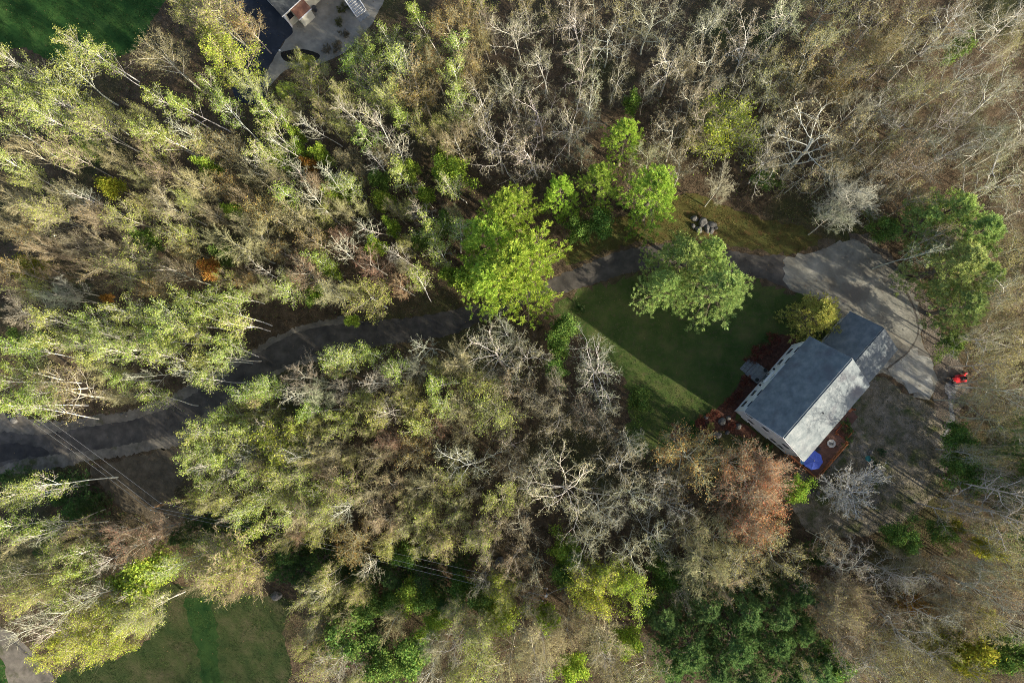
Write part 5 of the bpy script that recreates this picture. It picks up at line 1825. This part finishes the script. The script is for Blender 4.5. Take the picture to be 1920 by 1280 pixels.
for k, (x, y, r, fl, l) in enumerate(((1355, 790, 8, 0.5, 'pale curved rock in the mulch bed'), (1366, 783, 5, 0.5, 'small pale rock beside the house corner'), (1345, 815, 9, 0.35, 'long pale rock below the mulch bed'), (1385, 799, 7, 0.6, 'grey block of stone at the gable foot'), (1324, 782, 5, 0.6, 'tan rock in the left of the mulch bed'), (1364, 811, 5, 0.4, 'narrow pale rock right of the long one'))):
    stone(x, y, r, 90 + k, l, fl, 0.3 + k * 0.1)
for k, (x, y, r, l) in enumerate(((1514, 920, 5, 'curved tan stone left of the ornamental tree'), (1524, 922, 5, 'tan stone between two others left of the ornamental tree'), (1534, 924, 5, 'tan stone nearest the ornamental tree'))):
    stone(x, y, r, 110 + k, l, 0.6, k)


# ------------------------------------------------------------------ garden pond bits in the yard
def pond():
    c = gp(1627, 859, 0.1)
    t = thing('pond_tub', 'small round teal tub in the back yard shrubs', 'tub', (c.x, c.y, 0))
    MB().lathe([(0.30, 0), (0.36, 0.28), (0.39, 0.30), (0.34, 0.30), (0.32, 0.24)], 16).build('rim', M_BARREL, t)
    MB().lathe([(0.32, 0.20), (0.32, 0.235)], 16).build('water', M_WATER, t)
    stone(1632, 848, 6, 120, 'pale slab beside the teal tub', 0.3, 0.6)


pond()


# ------------------------------------------------------------------ red garden tractor
def tractor():
    c = gp(1799, 710, 0.5)
    t = thing('garden_tractor', 'small red garden tractor parked by the pale stones', 'tractor', (c.x, c.y, 0), math.radians(8))
    # nose points to -x
    h = MB()
    secs = [(-0.92, 0.20, 0.45, 0.62), (-0.86, 0.25, 0.38, 0.74), (-0.5, 0.27, 0.36, 0.82), (-0.08, 0.28, 0.36, 0.84)]
    for (x, w, z0, z1) in secs:
        h.v += [(x, -w, z0), (x, -w, z1 - 0.1), (x, -w * 0.7, z1), (x, w * 0.7, z1), (x, w, z1 - 0.1), (x, w, z0)]
    for i in range(3):
        for j in range(5):
            h.f.append((i * 6 + j, i * 6 + j + 1, (i + 1) * 6 + j + 1, (i + 1) * 6 + j))
    h.f += [(0, 1, 2, 3, 4, 5)[::-1], tuple(18 + j for j in range(6))]
    hd = h.build('hood', M_RED, t)
    MB().box((-0.935, -0.15, 0.48), (-0.90, 0.15, 0.60)).build('grille', M_BLACK, hd)
    for s in (-1, 1):
        MB().lathe([(0.05, 0), (0.05, 0.03)], 10).build('headlight', M_FABRIC_W, hd).matrix_local = Matrix.Translation((-0.90, s * 0.13, 0.66)) @ Matrix.Rotation(-math.pi / 2, 4, 'Y')
    MB().box((-0.10, -0.22, 0.28), (0.75, 0.22, 0.50)).build('chassis', M_BLACK, t)
    for s in (-1, 1):
        f = MB()
        for i in range(7):
            a = math.pi * (0.1 + 0.8 * i / 6)
            x, z = 0.55 + 0.36 * math.cos(a), 0.30 + 0.36 * math.sin(a)
            f.v += [(x, s * 0.24, z), (x, s * 0.50, z)]
        f.f += [(2 * i, 2 * i + 1, 2 * i + 3, 2 * i + 2) for i in range(6)]
        fo = f.build('fender', M_RED, t)
        fo.modifiers.new('thick', 'SOLIDIFY').thickness = 0.03
        for (x, r, w, y) in ((-0.68, 0.19, 0.15, 0.30), (0.55, 0.30, 0.22, 0.26)):
            tw = MB().lathe([(r * 0.5, 0), (r * 0.95, 0), (r, 0.03), (r, w - 0.03), (r * 0.95, w), (r * 0.5, w)], 18).build('wheel', M_TYRE, t)
            tw.matrix_local = Matrix.Translation((x, s * y + (0 if s > 0 else 0), r)) @ Matrix.Rotation(-s * math.pi / 2, 4, 'X')
            rm = MB().lathe([(r * 0.5, -0.005), (r * 0.5, w - 0.01), (r * 0.15, w + 0.01)], 14).build('rim', M_FABRIC_W, tw)
    bevel(MB().box((0.32, -0.2, 0.56), (0.72, 0.2, 0.66)).box((0.66, -0.2, 0.66), (0.76, 0.2, 0.98)).build('seat', M_BLACK, t), 0.03)
    st = MB()
    ring = [(0.16 * math.cos(a * math.pi / 8), 0.16 * math.sin(a * math.pi / 8), 0) for a in range(17)]
    st.tube(ring, 0.018, 6, cap=False)
    st.tube([(0, 0, -0.2), (0, 0, 0)], 0.015, 6).box((-0.15, -0.012, -0.01), (0.15, 0.012, 0.01))
    st.build('steering_wheel', M_BLACK, t).matrix_local = Matrix.Translation((0.10, 0, 0.98)) @ Matrix.Rotation(0.5, 4, 'Y')
    MB().box((-0.05, -0.03, 0.8), (0.03, 0.03, 0.92)).build('dash', M_BLACK, t)
    MB().prism([(-0.25, -0.52), (0.3, -0.52), (0.38, -0.4), (0.38, 0.4), (0.3, 0.52), (-0.25, 0.52), (-0.35, 0.4), (-0.35, -0.4)], 0.10, 0.24).build('mower_deck', M_RED, t)


tractor()


def gas_can():
    c = gp(1811, 705, 0.2)
    t = thing('fuel_can', 'little red fuel can beside the garden tractor', 'fuel can', (c.x, c.y + 0.35, 0), 0.4)
    bevel(MB().box((-0.17, -0.12, 0), (0.17, 0.12, 0.32)).build('can', M_RED, t), 0.04)
    MB().tube([(-0.12, 0, 0.31), (-0.10, 0, 0.40), (0.05, 0, 0.40), (0.07, 0, 0.31)], 0.018, 6).build('handle', M_RED, t)
    MB().tube([(0.12, 0, 0.31), (0.2, 0, 0.45)], 0.02, 6).build('spout', M_FABRIC_W, t)


gas_can()


# ------------------------------------------------------------------ utility poles and wires
def pole(px_top, px_base, h, label, arm_ang, transformer=False):
    b = gp(px_base[0], px_base[1])
    top = gp(px_top[0], px_top[1], h)
    t = thing('utility_pole', label, 'utility pole', (b.x, b.y, 0))
    d = Vector((top.x - b.x, top.y - b.y, h))
    MB().tube([(0, 0, -0.3), d * 0.5, d], [0.17, 0.15, 0.12], 10).build('pole', M_POLE, t)
    a = Vector((math.cos(arm_ang), math.sin(arm_ang), 0))
    up = d * ((h - 0.6) / h)
    MB().tube([up - a * 0.9 + Vector((0, 0, 0.12)), up + a * 0.9 + Vector((0, 0, 0.12))], 0.06, 4).build('crossarm', M_POLE, t)
    for k, s in enumerate((-0.8, 0.8)):
        MB().lathe([(0.035, 0.15), (0.07, 0.2), (0.07, 0.3), (0.03, 0.34)], 8).build('insulator', M_FABRIC_W, t).location = up + a * s
    MB().lathe([(0.035, 0.0), (0.07, 0.05), (0.07, 0.15), (0.03, 0.2)], 8).build('insulator', M_FABRIC_W, t).location = d
    if transformer:
        MB().lathe([(0.05, -0.02), (0.24, 0), (0.26, 0.1), (0.26, 0.75), (0.22, 0.82), (0.05, 0.86)], 14).build('transformer', M_GREY, t).location = d * ((h - 1.9) / h) + Vector((0.15, -0.33, 0))
    pts = [b + d + Vector((0, 0, 0.2)), b + up + a * 0.8 + Vector((0, 0, 0.34)), b + up - a * 0.8 + Vector((0, 0, 0.34))]
    return pts


p1 = pole((289, 950), (357, 931), 8.4, 'brown utility pole left of the lower woods, below the driveway', math.radians(35))
p2 = pole((1022, 1116), (1019, 1083), 8.4, 'grey topped utility pole among the lower centre trees', math.radians(70), True)
e0 = [gp(-120, 655, 8.2), gp(-112, 648, 8.0), gp(-128, 662, 8.0)]
for k, nm in enumerate(('middle power line, attached at the pole tops', 'upper power line of the three over the lower left', 'lower power line of the three over the lower left')):
    mb = MB()
    for a, b in ((e0[k], p1[k]), (p1[k], p2[k])):
        n = 16
        pts = []
        for i in range(n + 1):
            s = i / n
            q = a.lerp(b, s)
            q.z -= 0.9 * 4 * s * (1 - s) * (b - a).length / 50
            pts.append(q)
        mb.tube(pts, 0.022, 5)
    tag(mb.build('power_line', M_WIRE), nm, 'wire', 'power lines between the poles')
mb = MB()
ps = [p2[0], gp(1040, 1107, 8.2), gp(1100, 1090, 8.0), gp(1200, 1060, 7.5)]
mb.tube(ps, 0.022, 5)
tag(mb.build('power_line', M_WIRE), 'short service wire running right from the lower utility pole', 'wire', 'power lines between the poles')


# ------------------------------------------------------------------ the neighbour's house and stair (top)
A0 = gp(548, 50)
B0 = gp(599, 3)
NU = Vector((B0.x - A0.x, B0.y - A0.y)).normalized()
NROT = math.atan2(NU.y, NU.x)


def neighbour():
    # local x along the cream wall (to the upper right), y into the house (upper left)
    t = thing('neighbour_house', 'cream neighbouring house with dark roof and brown lean-to', 'house', (A0.x, A0.y, 0), NROT)
    L, D, e = 12.0, 8.5, 3.5
    r = MB()
    MB().box((0, 0, 0.0), (L, D, e)).build('wall', M_CREAM, t)
    MB().box((-0.05, -0.05, 0), (0.09, 0.09, e - 0.02)).build('corner_board', M_TRIM, t)
    # roof: the main slope starts over the corner, low pitch
    r.slab([(-0.35, -0.3, e - 0.02), (L + 0.3, -0.3, e - 0.02), (L + 0.3, D / 2, e + 2.3), (-0.35, D / 2, e + 2.3)], 0.15)
    r.slab([(-0.35, D / 2, e + 2.3), (L + 0.3, D / 2, e + 2.3), (L + 0.3, D + 0.3, e - 0.02), (-0.35, D + 0.3, e - 0.02)], 0.15)
    r.build('roof', M_SHINGLED, t)
    g = MB()
    g.add([(0, 0, e), (0, D, e), (0, D / 2, e + 2.15), (0.1, 0, e), (0.1, D, e), (0.1, D / 2, e + 2.15)], [(0, 2, 1), (3, 4, 5), (0, 1, 4, 3), (1, 2, 5, 4), (2, 0, 3, 5)])
    g.build('gable', M_TRIM, t)
    k = MB()
    k.box((-0.40, -0.32, e - 0.18), (L, -0.29, e))
    k.build('fascia', M_TRIM, t)
    # two garage doors with white trim on the drive side
    for y in (1.0, 4.6):
        MB().box((-0.05, y, 0.02), (-0.003, y + 2.7, 2.4)).build('garage_door', M_TRIM, t)
    # lean-to with the brown roof
    MB().box((1.35, -1.45, 0), (3.5, -0.003, 2.3)).build('lean_to_wall', M_CREAM, t)
    lr = MB()
    lr.slab([(1.2, -1.62, 2.32), (3.65, -1.62, 2.32), (3.65, -0.003, 3.35), (1.2, -0.003, 3.35)], 0.1)
    lr.build('lean_to_roof', M_BROWNROOF, t)
    MB().box((1.2, -1.66, 2.12), (3.65, -1.62, 2.34)).build('lean_to_fascia', M_TRIM, t)
    for (x, z) in ((0.72, 2.15), (5.4, 2.1)):
        f = MB()
        f.box((x - 0.42, -0.06, z - 0.5), (x - 0.34, -0.003, z + 0.5)).box((x + 0.34, -0.06, z - 0.5), (x + 0.42, -0.003, z + 0.5)).box((x - 0.42, -0.07, z + 0.5), (x + 0.42, -0.003, z + 0.58)).box((x - 0.46, -0.10, z - 0.58), (x + 0.46, -0.003, z - 0.5)).box((x - 0.02, -0.05, z - 0.5), (x + 0.02, -0.02, z + 0.5))
        w = f.build('window', M_BLACK, t)
        MB().box((x - 0.34, -0.02, z - 0.5), (x + 0.34, -0.003, z + 0.5)).build('pane', M_GLASS, w)
    MB().tube([(-0.12, -0.12, 0), (-0.12, -0.12, e - 0.1)], 0.05, 8).build('downspout', M_TRIM, t)


neighbour()


def barrel(px, py, material, label, rim):
    c = gp(px, py, 0.9)
    t = thing('barrel', label, 'barrel', (c.x, c.y, 0), 0, 'barrels by the neighbouring house')
    MB().lathe([(0.25, 0), (0.29, 0.1), (0.32, 0.45), (0.29, 0.85), (0.27, 0.9)], 18).build('drum', material, t)
    MB().lathe([(0.27, 0.88), (0.33, 0.89), (0.33, 0.94), (0.28, 0.94), (0.27, 0.90)], 18).build('rim', rim, t)
    MB().lathe([(0.265, 0.895), (0.265, 0.905)], 18).build('lid', material, t)


barrel(581.5, 24, M_BARREL, 'teal barrel with white rim beside the brown roof', M_TRIM)
barrel(588, 14, M_BARRELD, 'dark grey barrel behind the teal one', M_BARRELD)


def yard_light():
    c = gp(526, 97, 0.3)
    t = thing('post_light', 'small pale post light at the tip of the dark bed', 'light', (c.x, c.y, 0))
    MB().tube([(0, 0, 0), (0, 0, 0.5)], 0.04, 8).build('post', M_BLACK, t)
    MB().lathe([(0.08, 0.5), (0.16, 0.52), (0.16, 0.68), (0.05, 0.78)], 10).build('lamp_head', M_FABRIC_W, t)


yard_light()


def outdoor_stair():
    # descends towards the lower right; its foot is at (690, 30)
    f0 = gp(678, 27)
    f1 = gp(640, -22)
    u = Vector((f1.x - f0.x, f1.y - f0.y)).normalized()
    rot = math.atan2(u.y, u.x)
    t = thing('outdoor_stair', 'white outdoor stair with grey treads and white railings', 'stair', (f0.x, f0.y, 0), rot)
    n, run, rise, w = 14, 0.30, 0.19, 0.85
    tread = MB().box((0, -w, -0.05), (0.29, w, 0)).mesh('tread', M_GREY)
    riser = MB().box((0, -w, -0.17), (0.03, w, -0.052)).mesh('riser', M_TRIM)
    for i in range(n):
        o = part('tread', tread, t)
        o.location = (i * run, 0, (i + 1) * rise)
        o = part('riser', riser, t)
        o.location = (i * run + 0.01, 0, (i + 1) * rise)
    for s in (-1, 1):
        y0, y1 = (w, w + 0.07) if s > 0 else (-w - 0.07, -w)
        m = MB()
        X, Z = n * run, n * rise
        m.add([(0, y0, 0), (X, y0, Z - 0.1), (X, y0, Z + 0.2), (0, y0, 0.26), (0, y1, 0), (X, y1, Z - 0.1), (X, y1, Z + 0.2), (0, y1, 0.26)], [(0, 1, 2, 3), (7, 6, 5, 4), (0, 4, 5, 1), (1, 5, 6, 2), (2, 6, 7, 3), (3, 7, 4, 0)])
        m.build('stringer', M_TRIM, t)
        rl = MB()
        rl.add([(0, y0 - 0.01, 1.05), (X, y0 - 0.01, Z + 1.0), (X, y0 - 0.01, Z + 1.08), (0, y0 - 0.01, 1.13), (0, y1 + 0.03, 1.05), (X, y1 + 0.03, Z + 1.0), (X, y1 + 0.03, Z + 1.08), (0, y1 + 0.03, 1.13)], [(0, 1, 2, 3), (7, 6, 5, 4), (0, 4, 5, 1), (1, 5, 6, 2), (2, 6, 7, 3), (3, 7, 4, 0)])
        rl.build('handrail', M_TRIM, t)
        for i in (0, 4, 8, 12):
            MB().box((i * run, y0, i * rise), (i * run + 0.09, y1, i * rise + 1.1)).build('post', M_TRIM, t)
        bl = MB()
        for i in range(40):
            x = i * X / 40 + 0.05
            z = x / X * Z
            bl.box((x, y0 + 0.02, z + 0.25), (x + 0.03, y0 + 0.05, z + 1.03))
        bo = bl.build('baluster', M_TRIM, t)
        bo['kind'] = 'stuff'
    MB().box((-0.9, -w - 0.1, 0), (-0.02, w + 0.1, 0.05)).build('landing_pad', M_PAVER, t)
    X, Z = n * run, n * rise
    MB().box((X, -w - 0.1, Z - 0.12), (X + 1.6, w + 0.1, Z)).build('landing', M_GREY, t)
    for y in (-w, w):
        MB().box((X + 1.4, y - 0.06, 0), (X + 1.52, y + 0.06, Z - 0.121)).build('post', M_TRIM, t)


outdoor_stair()
print('trees', len(TREES), 'objects', len(bpy.data.objects))
